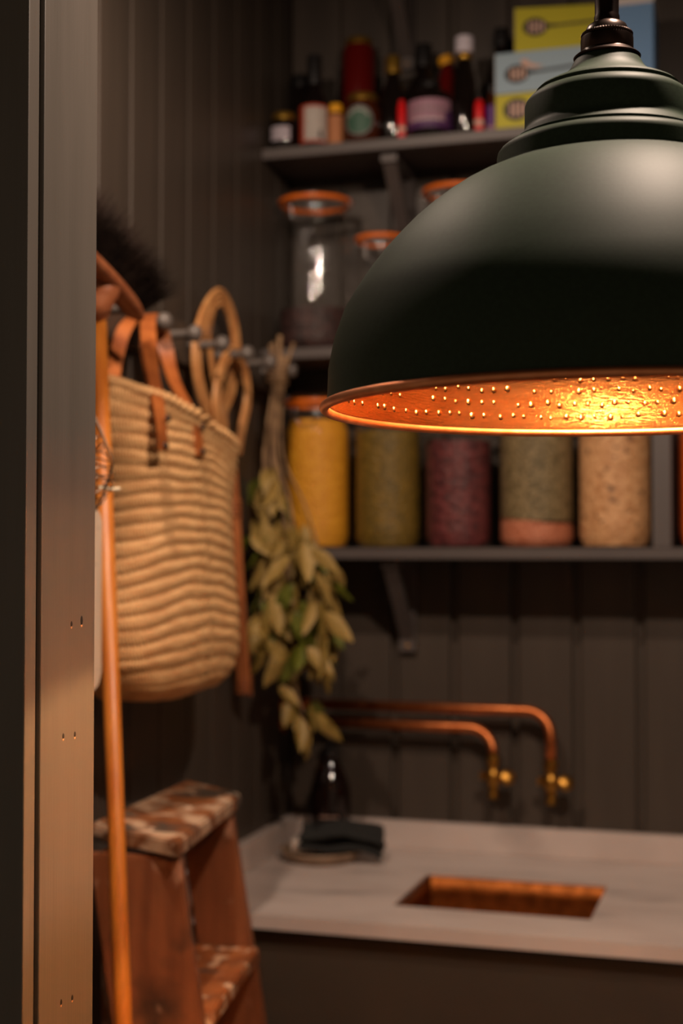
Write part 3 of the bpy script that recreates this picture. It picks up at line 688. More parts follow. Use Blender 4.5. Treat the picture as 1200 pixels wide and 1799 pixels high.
def rrect(bm, hx, hy, rad, z, n=6):
    out = []
    for cx, cy, a0 in ((hx - rad, hy - rad, 0), (-hx + rad, hy - rad, 90), (-hx + rad, -hy + rad, 180), (hx - rad, -hy + rad, 270)):
        for q in range(n + 1):
            aa = R(a0 + 90 * q / n); out.append(bm.verts.new((cx + rad * math.cos(aa), cy + rad * math.sin(aa), z)))
    return out
ZT = th - 0.004
loops = [rrect(bs, hx, hy, 0.006, -0.002), rrect(bs, hx, hy, 0.006, ZT), rrect(bs, hx - 0.0015, hy - 0.0015, 0.006, ZT), rrect(bs, hx - 0.002, hy - 0.002, 0.010, -0.01), rrect(bs, hx - 0.004, hy - 0.004, 0.025, -dp + 0.02), rrect(bs, hx - 0.016, hy - 0.016, 0.03, -dp + 0.004), rrect(bs, hx - 0.04, hy - 0.04, 0.03, -dp)]
for A, B in zip(loops, loops[1:]):
    for q in range(len(A)):
        w = (q + 1) % len(A); bs.faces.new((A[q], A[w], B[w], B[q]))
bs.faces.new(loops[-1])
link('basin', bs, M['sink'], sk)
link('drain', lathe(BM(), [(0, 0.0035), (0.012, 0.003), (0.020, 0.004), (0.0225, 0.002), (0.0225, 0)], 28, c=(0, 0, -dp + 0.0005)), M['brass'], sk)
cabn = empty('base_cabinet', 'dark painted base cabinet with plain front under the worktop', 'cabinet', (0, 0, 0))
link('front_panel', box(BM(), XL + 0.002, 0.893, 2.308, 2.328, 0.10, CZ - th - 0.004, bev=0.0015), M['cab'], cabn, smooth=False)
link('plinth', box(BM(), XL + 0.002, 0.893, 2.352, 2.372, 0, 0.0995), M['cab'], cabn, smooth=False)
link('side_panel', box(BM(), XL + 0.002, XL + 0.020, 2.3285, 2.89, 0.10, CZ - th - 0.004), M['cab'], cabn, smooth=False)
link('side_panel', box(BM(), 0.875, 0.893, 2.3285, 2.89, 0.10, CZ - th - 0.004), M['cab'], cabn, smooth=False)
link('bottom_panel', box(BM(), XL + 0.0205, 0.8745, 2.3725, 2.89, 0.10, 0.118), M['cab'], cabn, smooth=False)

# ------------------------------------------------------------------ copper taps
def tap(name, label, z, xe, zend, group):
    t = empty(name, label, 'tap', (XL + 0.0005, 2.852, z), 0, group)
    dx = xe - XL
    rb = 0.052; pts = [(0.001, 0, 0), (dx - rb - 0.05, 0, 0.0)]
    for q in range(9):
        aa = R(90 - 90 * q / 8); pts.append((dx - rb + rb * math.cos(aa), -0.010 * (1 - math.sin(aa)), -rb + rb * math.sin(aa)))
    zl = zend - z
    pts.append((dx, -0.012, zl + 0.085))
    link('pipe', tube(BM(), pts, 0.0108, 16), M['copper'], t)
    link('wall_flange', None or tube(BM(), [(0.0, 0, 0), (0.004, 0, 0), (0.0045, 0, 0)], [0.026, 0.026, 0.020], 28), M['copper'], t)
    for cx_ in (0.045,):
        link('pipe_clip', tube(BM(), [(cx_ - 0.008, 0, 0), (cx_ + 0.008, 0, 0)], 0.0125, 18), M['copper'], t)
        link('clip_stem', tube(BM(), [(cx_, 0.010, 0), (cx_, 0.0475, 0)], 0.004, 10), M['copper'], t)
    v = link('valve_body', None or lathe(BM(), [(0, 0.088), (0.0125, 0.088), (0.0135, 0.084), (0.0135, 0.070), (0.0110, 0.067), (0.0110, 0.058), (0.0150, 0.053), (0.0160, 0.045), (0.0150, 0.036), (0.0105, 0.030), (0.0095, 0.012), (0.0115, 0.008), (0.0115, 0.001), (0.0085, 0.0), (0.0075, 0.004), (0.0, 0.010)], 28, c=(dx, -0.012, zl)), M['brass'], t, auto=45)
    link('valve_spindle', tube(BM(), [(dx - 0.024, -0.012, zl + 0.045), (dx + 0.022, -0.016, zl + 0.045)], 0.0055, 14), M['brass'], t)
    kn = lathe(BM(), [(0, 0.007), (0.012, 0.007), (0.0155, 0.004), (0.0160, 0), (0.0155, -0.004), (0.012, -0.007), (0, -0.007)], 24)
    ko = link('knob', kn, M['brass'], t, auto=50); ko.location = (dx + 0.030, -0.018, zl + 0.045); ko.rotation_euler = (R(62), 0, R(22))
    pk = link('packing_nut', tube(BM(), [(dx - 0.026, -0.012, zl + 0.045), (dx - 0.018, -0.012, zl + 0.045)], 0.009, 6), M['brass'], t, smooth=False)
    return t
tap('copper_tap', 'upper, longer copper pipe tap with brass valve over the sink', 1.187, -0.423, 1.004, 'copper pipe taps on the back wall')
tap('copper_tap', 'lower, shorter copper pipe tap with brass valve over the sink', 1.149, -0.539, 1.010, 'copper pipe taps on the back wall')

# ------------------------------------------------------------------ soap dish, cloth, soap bottle
DX, DY = -0.868, 2.735
dish = tag(link('soap_dish', lathe(BM(), [(0, 0.0005), (0.060, 0.0005), (0.068, 0.003), (0.078, 0.012), (0.083, 0.022), (0.0815, 0.0235), (0.079, 0.022), (0.072, 0.013), (0.062, 0.008), (0, 0.007)], 48, c=(DX, DY, CZ)), M['dish'], auto=60),
    'shallow brown stoneware dish on the worktop under a folded cloth', 'dish')
soap = BM(); box(soap, -0.028, 0.028, -0.018, 0.018, 0, 0.030, bev=0.009, seg=4)
so = tag(link('soap_bar', soap, M['soap']), 'white soap bar poking out left of the charcoal cloth', 'soap'); so.location = (-0.905, 2.742, CZ + 0.0095); so.rotation_euler = (0, 0, R(14))
cl = BM()
nx, ny = 34, 18
def cloth_z(u, v_, layer):
    return 0.0
G = []
w0, d0 = 0.165, 0.088
for iv in range(40):
    row = []
    for iu in range(nx + 1):
        u = -w0 / 2 + w0 * iu / nx
        s = iv / 39 * 3.0                       # the cloth is folded in three layers, seen as rounded folds
        lay = min(2, int(s)); f = s - lay
        v_ = (-d0 / 2 + d0 * f) if lay % 2 == 0 else (d0 / 2 - d0 * f)
        e_ = 0.006 if lay < 2 else 0
        z = 0.013 + 0.0125 * s + 0.003 * math.sin(u * 60 + lay) + 0.002 * math.sin(u * 31 + v_ * 50 + lay * 2)
        bulge = 0.006 * math.sin(PI * min(1, abs(s - round(s)) * 2 + 0.0))
        sagx = -0.014 * (abs(u) / (w0 / 2)) ** 4 * (1 if u > 0 else 0.3)
        row.append(cl.verts.new((u + 0.002 * math.sin(v_ * 70 + lay), v_, z + sagx)))
    G.append(row)
for a_ in range(39):
    for b_ in range(nx):
        cl.faces.new((G[a_][b_], G[a_][b_ + 1], G[a_ + 1][b_ + 1], G[a_ + 1][b_]))
clo = tag(link('folded_cloth', cl, M['cloth']), 'folded charcoal cloth lying across the soap dish', 'cloth')
clo.location = (-0.822, 2.728, CZ + 0.0190); clo.rotation_euler = (0, 0, R(12))
sm = clo.modifiers.new('thick', 'SOLIDIFY'); sm.thickness = 0.010; sm.offset = 0
ss = clo.modifiers.new('sub', 'SUBSURF'); ss.levels = 1; ss.render_levels = 1
pb = empty('pump_bottle', 'dark amber pump bottle behind the soap dish', 'bottle', (-0.880, 2.836, CZ + 0.0004))
link('bottle_body', lathe(BM(), [(0, 0), (0.038, 0), (0.0415, 0.004), (0.042, 0.010), (0.042, 0.112), (0.0400, 0.130), (0.034, 0.148), (0.025, 0.168), (0.0165, 0.184), (0.0150, 0.192), (0.0150, 0.198)], 40), M['amber'], pb, auto=60)
link('pump_collar', lathe(BM(), [(0.0162, 0.190), (0.0172, 0.192), (0.0172, 0.208), (0.012, 0.212), (0.006, 0.214), (0.006, 0.226), (0, 0.226)], 32), M['blackcap'], pb, auto=40)
ph = BM(); lathe(ph, [(0, 0.224), (0.009, 0.224), (0.011, 0.228), (0.011, 0.240), (0.008, 0.244), (0, 0.244)], 24)
tube(ph, [(0, 0, 0.236), (0.012, -0.016, 0.236), (0.020, -0.028, 0.231)], 0.0042, 10)
link('pump_head', ph, M['blackcap'], pb, auto=40)
glyph_row(pb, 0.0415, 0.072, -32, 24, 7, 0.0050, M['print_pink'], seed=9)

# ------------------------------------------------------------------ peg rail
PZ = 1.8665
pr = empty('peg_rail', 'painted peg rail running along the left wall', 'rail', (XL, 0, PZ))
link('rail_board', box(BM(), 0.0005, 0.018, 1.40, 2.80, -0.036, 0.036, bev=0.002, seg=2), M['wall'], pr, smooth=False)
pegb = lathe(BM(), [(0.0085, 0.0), (0.0070, 0.012), (0.0068, 0.042), (0.0085, 0.050), (0.0125, 0.054), (0.0145, 0.059), (0.0135, 0.066), (0.0085, 0.071), (0, 0.0725)], 24)
peg0 = link('peg', pegb, M['knob'], pr)
for q in range(11):
    o = peg0 if q == 0 else copy_part(peg0, pr)
    o.rotation_euler = (0, R(90), 0); o.location = (0.0175, 2.671 - 0.1235 * q, 0)

# ------------------------------------------------------------------ straw basket bag on the third peg seen
BCX, BCY = -0.902, 2.028
bag = empty('straw_basket', 'woven straw basket bag hanging by leather handles from the peg rail', 'basket', (BCX, BCY, 1.29), R(-2))
NB, SUB, NT = 21, 8, 840
H = 0.415
def bag_dims(t):
    """half length (along the wall), half thickness at height fraction t"""
    a_pts = [(0, 0.146), (0.05, 0.180), (0.13, 0.198), (0.25, 0.200), (0.40, 0.188), (0.55, 0.183), (0.70, 0.192), (0.85, 0.211), (1.0, 0.222)]
    b_pts = [(0, 0.060), (0.05, 0.076), (0.15, 0.082), (0.40, 0.076), (0.70, 0.070), (1.0, 0.068)]
    def ip(p):
        for (t0, v0), (t1, v1) in zip(p, p[1:]):
            if t <= t1:
                f = (t - t0) / (t1 - t0); f = f * f * (3 - 2 * f) * 0.5 + f * 0.5
                return v0 + (v1 - v0) * f
        return p[-1][1]
    return ip(a_pts), ip(b_pts)
def bag_pt(t, th_, off=0.0):
    a_, b_ = bag_dims(t)
    c_, s_ = math.cos(th_), math.sin(th_)
    ex = 2.0 / 2.5
    y = (abs(s_) ** ex) * (1 if s_ >= 0 else -1) * (a_ + off)
    x = (abs(c_) ** ex) * (1 if c_ >= 0 else -1) * (b_ + off)
    z = H * t
    z += -0.17 * y * t * t                                    # the rim dips towards the far end
    z += 0.0022 * math.sin(y * 23 + t * 9) + 0.0012 * math.sin(y * 57 - t * 23)
    z += (0.030 * (1 - (y / a_) ** 2)) * math.sin(PI * min(1, t * 1.05)) ** 0.8   # braids arch in the middle of each side
    z += -0.012 * (y / 0.2) ** 2 * (1 - t) * 0 
    return Vector((x, y, z))
bb_ = BM(); rows = []
nrow = NB * SUB + 1
for i in range(nrow):
    t = i / (nrow - 1); band = i // SUB; ph_ = (i % SUB) / SUB
    row = []
    for k2 in range(NT):
        th_ = 2 * PI * k2 / NT
        ridge = math.sin(PI * ph_) ** 0.32 if 0 < ph_ < 1 else 0.0
        sl_ = 1 if ph_ < 0.5 else -1
        stitch = math.sin(th_ * 128 + sl_ * (ph_ - 0.5) * 9 + band * 2.1)
        dip = 0.0013 * stitch * (0.5 + 0.5 * ridge)
        edge = -0.0030 * max(0, math.sin(th_ * 64 + band * 1.3)) * (1 if ph_ in (0.0, 0.875) else 0)
        wob = 0.005 * noise.noise(Vector((math.cos(th_) * 1.6, math.sin(th_) * 1.6, t * 3.2)))
        row.append(bb_.verts.new(bag_pt(t, th_, 0.0027 * ridge + dip + edge + wob)))
    rows.append(row)
for i in range(nrow - 1):
    for k2 in range(NT):
        l2 = (k2 + 1) % NT
        bb_.faces.new((rows[i][k2], rows[i][l2], rows[i + 1][l2], rows[i + 1][k2]))
# bottom, drawn in to an oval
prev = rows[0]
for q in range(1, 7):
    f = 1 - q / 7.0
    cur = [bb_.verts.new((v.co.x * f, v.co.y * f, v.co.z - 0.012 * math.sin(PI / 2 * q / 7) + (0.002 if q % 2 else 0))) for v in rows[0]]
    for k2 in range(NT):
        l2 = (k2 + 1) % NT; bb_.faces.new((cur[k2], cur[l2], prev[l2], prev[k2]))
    prev = cur
bb_.faces.new(prev[::-1])
# inner wall
inn = [[bb_.verts.new(bag_pt(t, 2 * PI * k2 / 105, -0.006)) for k2 in range(105)] for t in (1.0, 0.9, 0.7, 0.5, 0.3, 0.1, 0.04)]
for A, B in zip(inn, inn[1:]):
    for k2 in range(105):
        l2 = (k2 + 1) % 105; bb_.faces.new((A[k2], B[k2], B[l2], A[l2]))
bb_.faces.new(inn[-1])
link('basket_body', bb_, M['straw'], bag)
rim = BM()
for s_ in (0, PI):
    pts = []
    for k2 in range(260):
        th_ = 2 * PI * k2 / 260; p = bag_pt(1.0, th_, 0.0)
        pts.append(p + Vector((0.0045 * math.cos(th_ * 40 + s_) * math.cos(th_), 0.0045 * math.cos(th_ * 40 + s_) * math.sin(th_), 0.003 + 0.0045 * math.sin(th_ * 40 + s_))))
    tube(rim, pts, 0.0052, 6, closed=True)
link('twisted_rim', rim, M['straw'], bag)
# leather handles over the peg at y = 2.0535
def local(p): return bag.matrix_basis.inverted() @ Vector(p)
bag.matrix_basis = Matrix.Translation((BCX, BCY, 1.29)) @ Matrix.Rotation(R(-2), 4, 'Z')
def strap(pts, wds, w, name='handle'):
    P_ = [local(p) for p in smooth_path(pts, 8)]
    n_ = len(P_); wd2 = []
    for q in range(n_):
        f = q / (n_ - 1) * (len(wds) - 1); i0 = min(int(f), len(wds) - 2); g_ = f - i0
        wd2.append(Vector(wds[i0]).lerp(Vector(wds[i0 + 1]), g_))
    return link(name, ribbon(BM(), P_, wd2, w, 0.0042), M['leather'], bag, auto=40)
py = 2.0535
front = strap([(-0.8270, 1.862, 1.648), (-0.8340, 1.866, 1.700), (-0.8750, 1.920, 1.790), (-0.9280, py - 0.024, 1.866), (-0.9330, py, 1.8770), (-0.9290, py + 0.024, 1.864), (-0.900, 2.060, 1.780), (-0.8400, 2.005, 1.705), (-0.8265, 1.998, 1.650)],
      [(0, 1, 0.1), (0, 1, 0.1), (0.4, 0.9, 0), (1, 0.1, 0), (1, 0, 0), (1, 0.1, 0), (0.4, 0.9, 0), (0, 1, 0), (0, 1, 0)], 0.024)
back = strap([(-0.9480, 1.925, 1.690), (-0.9540, 1.955, 1.760), (-0.9580, 1.995, 1.835), (-0.9575, py - 0.020, 1.8690), (-0.9575, py, 1.8770), (-0.9575, py + 0.022, 1.866), (-0.9550, 2.100, 1.790), (-0.9480, 2.140, 1.690)],
      [(0.5, 0.9, 0), (0.5, 0.9, 0), (0.6, 0.7, 0), (0.9, 0.2, 0), (1, 0, 0), (1, 0.1, 0), (0.5, 0.9, 0), (0.5, 0.9, 0)], 0.022)
rv = None
for (p) in ((-0.8240, 1.862, 1.655), (-0.8240, 1.869, 1.695), (-0.8235, 1.998, 1.656), (-0.8235, 1.999, 1.694)):
    if rv is None: rv = link('rivet', lathe(BM(), [(0, 0.004), (0.004, 0.0035), (0.006, 0)], 12), M['rivet'], bag); o = rv
    else: o = copy_part(rv, bag)
    o.location = local(p); o.rotation_euler = (0, R(90), 0)

# ------------------------------------------------------------------ rattan carpet beater
cb = empty('carpet_beater', 'rattan carpet beater with looped head hanging behind the straw basket', 'beater', (0, 0, 0))
XB = -0.957
def loop_pts(yz, x): return [(x, y_, z_) for y_, z_ in yz]
outer = [(2.452, 1.690), (2.400, 1.715), (2.318, 1.784), (2.293, 1.852), (2.330, 1.923), (2.403, 1.969), (2.464, 1.939), (2.486, 1.878), (2.460, 1.810), (2.420, 1.760), (2.430, 1.690)]
small = [(2.440, 1.690), (2.372, 1.740), (2.362, 1.790), (2.395, 1.845), (2.443, 1.872), (2.500, 1.849), (2.519, 1.796), (2.490, 1.738), (2.468, 1.690)]
inner = [(2.400, 1.952), (2.372, 1.900), (2.390, 1.840), (2.420, 1.780), (2.450, 1.690)]
def offset_path(pts, d):
    P_ = smooth_path(pts, 8); out = []
    cen = sum((Vector(p) for p in P_), Vector()) / len(P_)
    for i in range(len(P_)):
        t_ = (P_[min(i + 1, len(P_) - 1)] - P_[max(i - 1, 0)]).normalized(); n_ = Vector((0, -t_.z, t_.y))
        out.append(P_[i] + n_ * d)
    return out
for q, d_ in enumerate((-0.013, -0.0045, 0.0045, 0.013)):
    link('cane', tube(BM(), offset_path(loop_pts(outer, XB), d_), 0.0046, 8), M['rattan'], cb)
for q, d_ in enumerate((-0.009, 0.0, 0.009)):
    link('cane', tube(BM(), offset_path(loop_pts(small, XB + 0.0105), d_), 0.0046, 8), M['rattan'], cb)
for q, d_ in enumerate((-0.0045, 0.0045)):
    link('cane', tube(BM(), offset_path(loop_pts(inner, XB - 0.0100), d_), 0.0046, 8), M['rattan'], cb)
hp = smooth_path([(XB, 2.447, 1.700), (XB, 2.468, 1.600), (XB, 2.488, 1.480), (XB, 2.514, 1.340), (XB, 2.534, 1.236)], 8)
for q in range(6):
    aa = 2 * PI * q / 6
    link('handle_cane', tube(BM(), [p + Vector((0.0092 * math.cos(aa), 0.0092 * math.sin(aa), 0)) for p in hp], 0.0052, 8), M['rattan_dark'], cb)
for zz in (1.262, 1.56, 1.69):
    wrp = BM()
    f = (1.700 - zz) / (1.700 - 1.236); pc = hp[int(f * (len(hp) - 1))]
    tube(wrp, [pc + Vector((0.0150 * math.cos(q * 0.5), 0.0150 * math.sin(q * 0.5), -0.018 + q * 0.0006)) for q in range(60)], 0.0022, 6)
    link('binding', wrp, M['rattan_dark'], cb)

# ------------------------------------------------------------------ broom standing head up against the rail
br = empty('broom', 'wooden broom standing head up with dark bristles and long handle', 'broom', (0, 0, 0))
p_top = Vector((-0.8875, 1.775, 1.846)); p_low = Vector((-0.785, 1.650, 0.912))
dirv = (p_low - p_top).normalized(); tfl = (0.012 - p_top.z) / dirv.z
p_end = p_top + dirv * tfl
link('handle', tube(BM(), [p_top, p_low, p_end - dirv * 0.006, p_end], [0.0112, 0.0112, 0.0112, 0.008], 20), M['pole'], br)
A0, A1 = Vector((-0.868, 1.600, 1.920)), Vector((-0.868, 1.866, 1.846))
ax = (A1 - A0).normalized(); upb = Vector((0.30, 0, 1)); upb = (upb - ax * upb.dot(ax)).normalized(); sd = ax.cross(upb)
hbm = BM(); n_ = 20; rows = []
for q in range(n_ + 1):
    f = q / n_; c_ = A0.lerp(A1, f) + upb * (0.006 * math.sin(PI * f) - 0.004)
    tp = (1 - abs(2 * f - 1) ** 5); hw = 0.024 * (0.45 + 0.55 * tp); hh = 0.011 * (0.6 + 0.4 * tp)
    rows.append([hbm.verts.new(c_ + sd * hw * math.cos(2 * PI * u / 16) * (abs(math.cos(2 * PI * u / 16)) ** -0.3 if abs(math.cos(2 * PI * u / 16)) > 0.05 else 1) + upb * hh * math.sin(2 * PI * u / 16)) for u in range(16)])
for q in range(n_):
    for u in range(16):
        w = (u + 1) % 16; hbm.faces.new((rows[q][u], rows[q][w], rows[q + 1][w], rows[q + 1][u]))
hbm.faces.new(rows[0][::-1]); hbm.faces.new(rows[-1])
link('head_block', hbm, M['beech'], br, auto=50)
sc0 = A0.lerp(A1, 0.62) - upb * 0.004
link('handle_socket', tube(BM(), smooth_path([sc0, sc0 - upb * 0.016, sc0 - upb * 0.03 + (p_top - sc0) * 0.25, p_top + dirv * 0.012], 5), [0.021] * 5 + [0.020] * 5 + [0.0165] * 6, 18), M['beech'], br)
bri = BM(); rnd = random.Random(4)
for q in range(2600):
    f = rnd.uniform(0.02, 0.96); s_ = rnd.uniform(-0.8, 0.8)
    base = A0.lerp(A1, f) + upb * (0.006 * math.sin(PI * f) + 0.002) + sd * 0.020 * s_
    fan = (f - 0.40) * 1.05
    dv = (upb + ax * (fan + rnd.uniform(-0.22, 0.22)) + sd * (s_ * 0.30 + rnd.uniform(-0.15, 0.15))).normalized()
    ln = rnd.uniform(0.055, 0.088)
    mid = base + dv * ln * 0.55; tip = base + dv * ln + ax * rnd.uniform(-0.006, 0.012) + Vector((0, 0, -0.004))
    w = dv.orthogonal().normalized() * 0.0007; w2 = dv.cross(w)
    a3 = [bri.verts.new(base + w), bri.verts.new(base - w * 0.5 + w2 * 0.9), bri.verts.new(base - w * 0.5 - w2 * 0.9)]
    b3 = [bri.verts.new(mid + w * 0.9), bri.verts.new(mid - w * 0.45 + w2 * 0.8), bri.verts.new(mid - w * 0.45 - w2 * 0.8)]
    tv = bri.verts.new(tip)
    for u in range(3):
        v3 = (u + 1) % 3; bri.faces.new((a3[u], a3[v3], b3[v3], b3[u])); bri.faces.new((b3[u], b3[v3], tv))
bro = link('bristles', bri, M['bristle'], br); bro['kind'] = 'stuff'

# ------------------------------------------------------------------ pale board and wire whisk half hidden by the door jamb
pbd = empty('chopping_board', 'pale wooden board with rounded corner, half hidden by the door jamb', 'board', (-0.818, 1.530, 1.330), R(0))
cbm = BM()
loop = []
for cx, cz, a0 in ((0.105 - 0.022, 0.022, 270), (0.105 - 0.016, 0.228 - 0.016, 0), (-0.105 + 0.016, 0.228 - 0.016, 90), (-0.105 + 0.022, 0.022, 180)):
    for q in range(7): aa = R(a0 + 15 * q); rr_ = 0.022 if cz < 0.1 else 0.016; loop.append((cx + rr_ * math.cos(aa), cz + rr_ * math.sin(aa)))
fa = [cbm.verts.new((0.008, y_, z_)) for y_, z_ in loop]; fb2 = [cbm.verts.new((-0.008, y_, z_)) for y_, z_ in loop]
cbm.faces.new(fa); cbm.faces.new(fb2[::-1])
for q in range(len(loop)):
    w = (q + 1) % len(loop); cbm.faces.new((fa[q], fb2[q], fb2[w], fa[w]))
bmesh.ops.bevel(cbm, geom=[e_ for e_ in cbm.edges if abs(e_.verts[0].co.x - e_.verts[1].co.x) < 1e-6], offset=0.002, segments=2, affect='EDGES')
link('board', cbm, M['board_pale'], pbd, auto=30)
PEGY = 2.671 - 0.1235 * 9
link('hanging_cord', tube(BM(), [local_p for local_p in (Vector((-0.941 + 0.818, PEGY - 1.530, 1.8745 - 1.330)), Vector((-0.930 + 0.818, PEGY - 1.530 - 0.004, 1.858 - 1.330)), Vector((-0.002, -0.03, 0.232)), Vector((0, -0.03, 0.215)))], 0.0020, 8), M['string'], pbd)
wh = empty('wire_whisk', 'coiled wire whisk showing beside the door jamb above the pale board', 'whisk', (-0.780, 1.530, 1.56))
for q in range(9):
    zz = 0.004 + 0.0085 * q; rr_ = 0.016 + 0.018 * math.sin(PI * min(1, (q + 1.5) / 9.5))
    bm = BM(); pts = [(rr_ * math.cos(a_), rr_ * math.sin(a_) * 1.0, zz + 0.004 * math.sin(a_ * 3 + q * 1.7) + 0.006 * math.sin(a_ + q)) for a_ in [2 * PI * u / 36 for u in range(36)]]
    tube(bm, pts, 0.00085, 6, closed=True)
    link('wire_coil', bm, M['wire'], wh)
lw = BM()
for q in range(6):
    aa = 2 * PI * q / 6
    tube(lw, smooth_path([(0.006 * math.cos(aa), 0.006 * math.sin(aa), 0.115), (0.030 * math.cos(aa), 0.030 * math.sin(aa), 0.065), (0.034 * math.cos(aa), 0.034 * math.sin(aa), 0.040), (0.016 * math.cos(aa), 0.016 * math.sin(aa), -0.004), (0, 0, -0.010)], 6), 0.0010, 6)
link('whisk_wires', lw, M['wire'], wh)
link('wooden_stick', tube(BM(), [(0, 0, 0.058), (0.006, 0.030, 0.079)], [0.0022, 0.0024], 8), M['pole'], wh)
link('tied_string', tube(BM(), smooth_path([(0.012, 0.012, 0.020), (0.020, 0.026, 0.0185), (0.026, 0.038, 0.0195)], 5), 0.0022, 8), M['string'], wh)
link('handle', tube(BM(), [(0, 0, 0.112), (-0.01, 0.004, 0.18), (-0.13, PEGY - 1.530 + 0.0, 0.298)], [0.006, 0.006, 0.004], 10), M['wire'], wh)

# ------------------------------------------------------------------ bunch of bay leaves
bay = empty('bay_bunch', 'bunch of drying bay leaves hanging from the last peg by the shelves', 'herbs', (0, 0, 0))
rnd = random.Random(11)
HX, HY = -0.925, 2.632
stm = []
for q in range(9):
    dx_, dy_ = rnd.uniform(-0.016, 0.016), rnd.uniform(-0.018, 0.018)
    zt = rnd.uniform(1.885, 1.935); zb = rnd.uniform(1.36, 1.56)
    pts = smooth_path([(HX + 0.005 + dx_ * 1.4, HY + dy_, zt), (HX + dx_ * 0.6, HY + dy_ * 0.5, 1.84), (HX - 0.012 + dx_, HY + dy_, 1.70), (HX + 0.010 + dx_ * 2.4, HY + dy_ * 1.4, 1.60), (HX + 0.025 + dx_ * 4, HY + dy_ * 1.8 - 0.01, zb)], 6)
    rs = [0.0035 - 0.0018 * i / len(pts) for i in range(len(pts))]
    if q < 3: rs = [r_ * 1.5 for r_ in rs]
    link('stem', tube(BM(), pts, rs, 7), M['stem'], bay)
tail = smooth_path([(HX + 0.035, HY - 0.02, 1.42), (HX + 0.048, HY - 0.025, 1.33), (HX + 0.040, HY - 0.02, 1.26), (HX + 0.062, HY - 0.02, 1.19)], 6)
link('stem', tube(BM(), tail, 0.0018, 7), M['stem'], bay)
tie = BM()
tube(tie, [(HX - 0.002 + 0.021 * math.cos(q * 0.6), HY + 0.021 * math.sin(q * 0.6), 1.835 + q * 0.0007) for q in range(44)], 0.0022, 6)
tube(tie, smooth_path([(HX - 0.002, HY + 0.02, 1.85), (HX - 0.02, 2.655, 1.868), (HX - 0.024, 2.669, 1.8765), (HX - 0.022, 2.682, 1.868), (HX - 0.006, 2.650, 1.840)], 6), 0.0018, 6)
link('twine', tie, M['stem'], bay)
def leaf_mesh(seed):
    r_ = random.Random(seed); bm = BM(); n = 7
    ln = 1.0; rows = []
    curl = r_.uniform(0.15, 0.6); bend = r_.uniform(-0.5, 0.5); tw = r_.uniform(-0.5, 0.5)
    for i in range(n + 1):
        f = i / n; w = 0.21 * math.sin(PI * (f ** 0.8)) ** 0.8 + 0.012
        cz = -f; cx = bend * (f * f) * 0.5; a_ = tw * f
        row = []
        for s_ in (-1, -0.5, 0, 0.5, 1):
            lift = curl * w * abs(s_) ** 1.5 + 0.02 * math.sin(f * 13 + s_ * 2)
            px_, py_ = w * s_ * (1 - 0.3 * curl * abs(s_)), lift + cx
            row.append(bm.verts.new((px_ * math.cos(a_) - py_ * math.sin(a_), px_ * math.sin(a_) + py_ * math.cos(a_), cz)))
        rows.append(row)
    for i in range(n):
        for k_ in range(4): bm.faces.new((rows[i][k_], rows[i][k_ + 1], rows[i + 1][k_ + 1], rows[i + 1][k_]))
    me = bpy.data.meshes.new('leaf'); bm.to_mesh(me); bm.free(); me.shade_smooth()
    return me
leaf_meshes = []
for q in range(9):
    me = leaf_mesh(q); me.materials.append(M['leaf'][(0, 1, 0, 1, 2, 0, 1, 1, 2)[q]]); leaf_meshes.append(me)
env = [(1.70, -0.955, -0.930), (1.62, -0.962, -0.915), (1.56, -0.970, -0.895), (1.50, -0.972, -0.850), (1.44, -0.972, -0.805), (1.38, -0.965, -0.805), (1.32, -0.955, -0.810), (1.275, -0.930, -0.835)]
tailenv = [(1.255, -0.915, -0.895), (1.205, -0.918, -0.845), (1.185, -0.900, -0.842)]
def env_at(z):
    for (za, l0, r0), (zb, l1, r1) in zip(env, env[1:]):
        if za >= z >= zb:
            f = (za - z) / (za - zb); return l0 + (l1 - l0) * f, r0 + (r1 - r0) * f
    return env[-1][1:]
spots = []
for q in range(170):
    z = 1.70 - 0.385 * (rnd.random() ** 0.62); l0, r0 = env_at(z - 0.03)
    f = rnd.random(); x = l0 + (r0 - l0) * f
    spots.append((x, HY - 0.012 + rnd.uniform(-0.055, 0.042) * min(1, (1.72 - z) / 0.14), z, (f - 0.5) * 0.9))
for (z, l0, r0) in tailenv:
    for q in range(4): spots.append((rnd.uniform(l0, r0), HY - 0.02 + rnd.uniform(-0.02, 0.02), z + rnd.uniform(-0.012, 0.03), rnd.uniform(-0.2, 0.6)))
for (x, y_, z, tilt) in spots:
    o = bpy.data.objects.new('leaf', rnd.choice(leaf_meshes)); COL.objects.link(o); o.parent = bay
    s = rnd.uniform(0.055, 0.088); o.scale = (s, s, s)
    o.location = (x, y_, z); o.rotation_euler = (rnd.uniform(-0.5, 0.5), -tilt + rnd.uniform(-0.5, 0.5), rnd.uniform(-1.3, 1.3) + (PI if rnd.random() < 0.4 else 0))

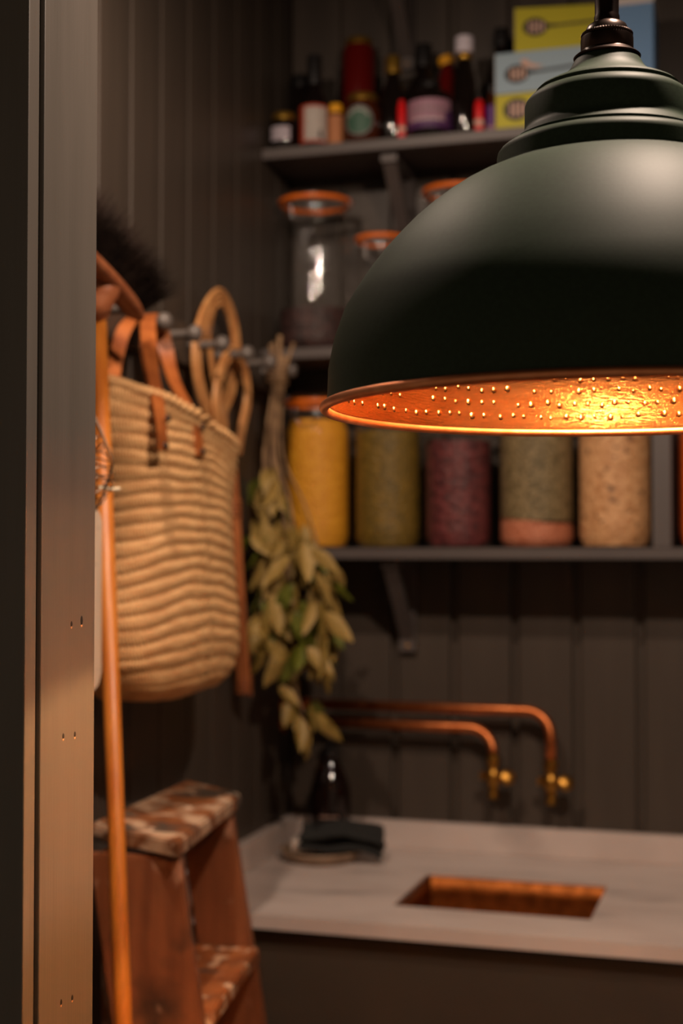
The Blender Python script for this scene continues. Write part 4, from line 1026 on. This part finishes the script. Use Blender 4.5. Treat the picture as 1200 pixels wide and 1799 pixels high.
# ------------------------------------------------------------------ paint-spattered step ladder
lad = empty('step_ladder', 'old wooden step ladder crusted with paint, standing before the worktop', 'ladder', (0, 0, 0))
A_, B_, C_, D_ = Vector((-0.932, 2.198, 1.126)), Vector((-0.822, 2.160, 1.116)), Vector((-0.764, 1.774, 1.116)), Vector((-0.912, 1.808, 1.126))
link('top_tread', quadbox(BM(), [D_, C_, B_, A_], 0.024, bev=0.003), M['lad_top'], lad, smooth=False)
u_ = (B_ - C_).normalized(); v_ = Vector((u_.y, -u_.x, 0)).normalized(); u_ = Vector((u_.x, u_.y, 0)).normalized()
SL = 0.155
def stringer(front_top, wid_top, wid_bot, splay, th_, name='stringer'):
    """side board: broad face across v, leaning forward as it goes down"""
    zt, zb = front_top.z, 0.0
    ft = front_top; dz = zt - zb
    fbm = ft + v_ * (SL * dz) + u_ * (splay * dz); fbm.z = zb
    bt = ft - v_ * wid_top; bbm = fbm - v_ * wid_bot
    a = [ft, bt, bt + u_ * th_, ft + u_ * th_]; b2 = [fbm, bbm, bbm + u_ * th_, fbm + u_ * th_]
    return link(name, hull8(BM(), a, b2, bev=0.0025), M['lad_side'], lad, smooth=False)
nf = C_ - v_ * 0.004 + u_ * 0.020; nf.z = 1.0905
ff_ = B_ - v_ * 0.006 - u_ * 0.042; ff_.z = 1.0905
stringer(nf, 0.128, 0.125, -0.03, 0.022)
stringer(ff_, 0.086, 0.100, 0.03, 0.022)
for zs in (0.882, 0.640, 0.398, 0.156):
    dz = 1.0905 - zs
    n0 = nf + v_ * (SL * dz + 0.012) + u_ * (0.0228 - 0.03 * dz); f0 = ff_ + v_ * (SL * dz + 0.012) + u_ * (-0.0008 + 0.03 * dz)
    n1 = n0 - v_ * 0.135; f1 = f0 - v_ * 0.135
    for p in (n0, f0, n1, f1): p.z = zs
    link('tread', quadbox(BM(), [n1, n0, f0, f1], 0.024, bev=0.003), M['lad_step'], lad, smooth=False)
# rear frame, folded in behind the stringers
for (base, s_, back) in ((nf, 0.030, 0.118), (ff_, -0.050, 0.112)):
    a0 = base - v_ * back + u_ * s_; a1 = a0 + v_ * (0.05 if back < 0.115 else 0.0); a1.z = 0
    w1 = v_ * 0.022; t1_ = u_ * 0.036
    link('rear_leg', hull8(BM(), [a0, a0 + w1, a0 + w1 + t1_, a0 + t1_], [a1, a1 + w1, a1 + w1 + t1_, a1 + t1_], bev=0.002), M['lad_edge'], lad, smooth=False)
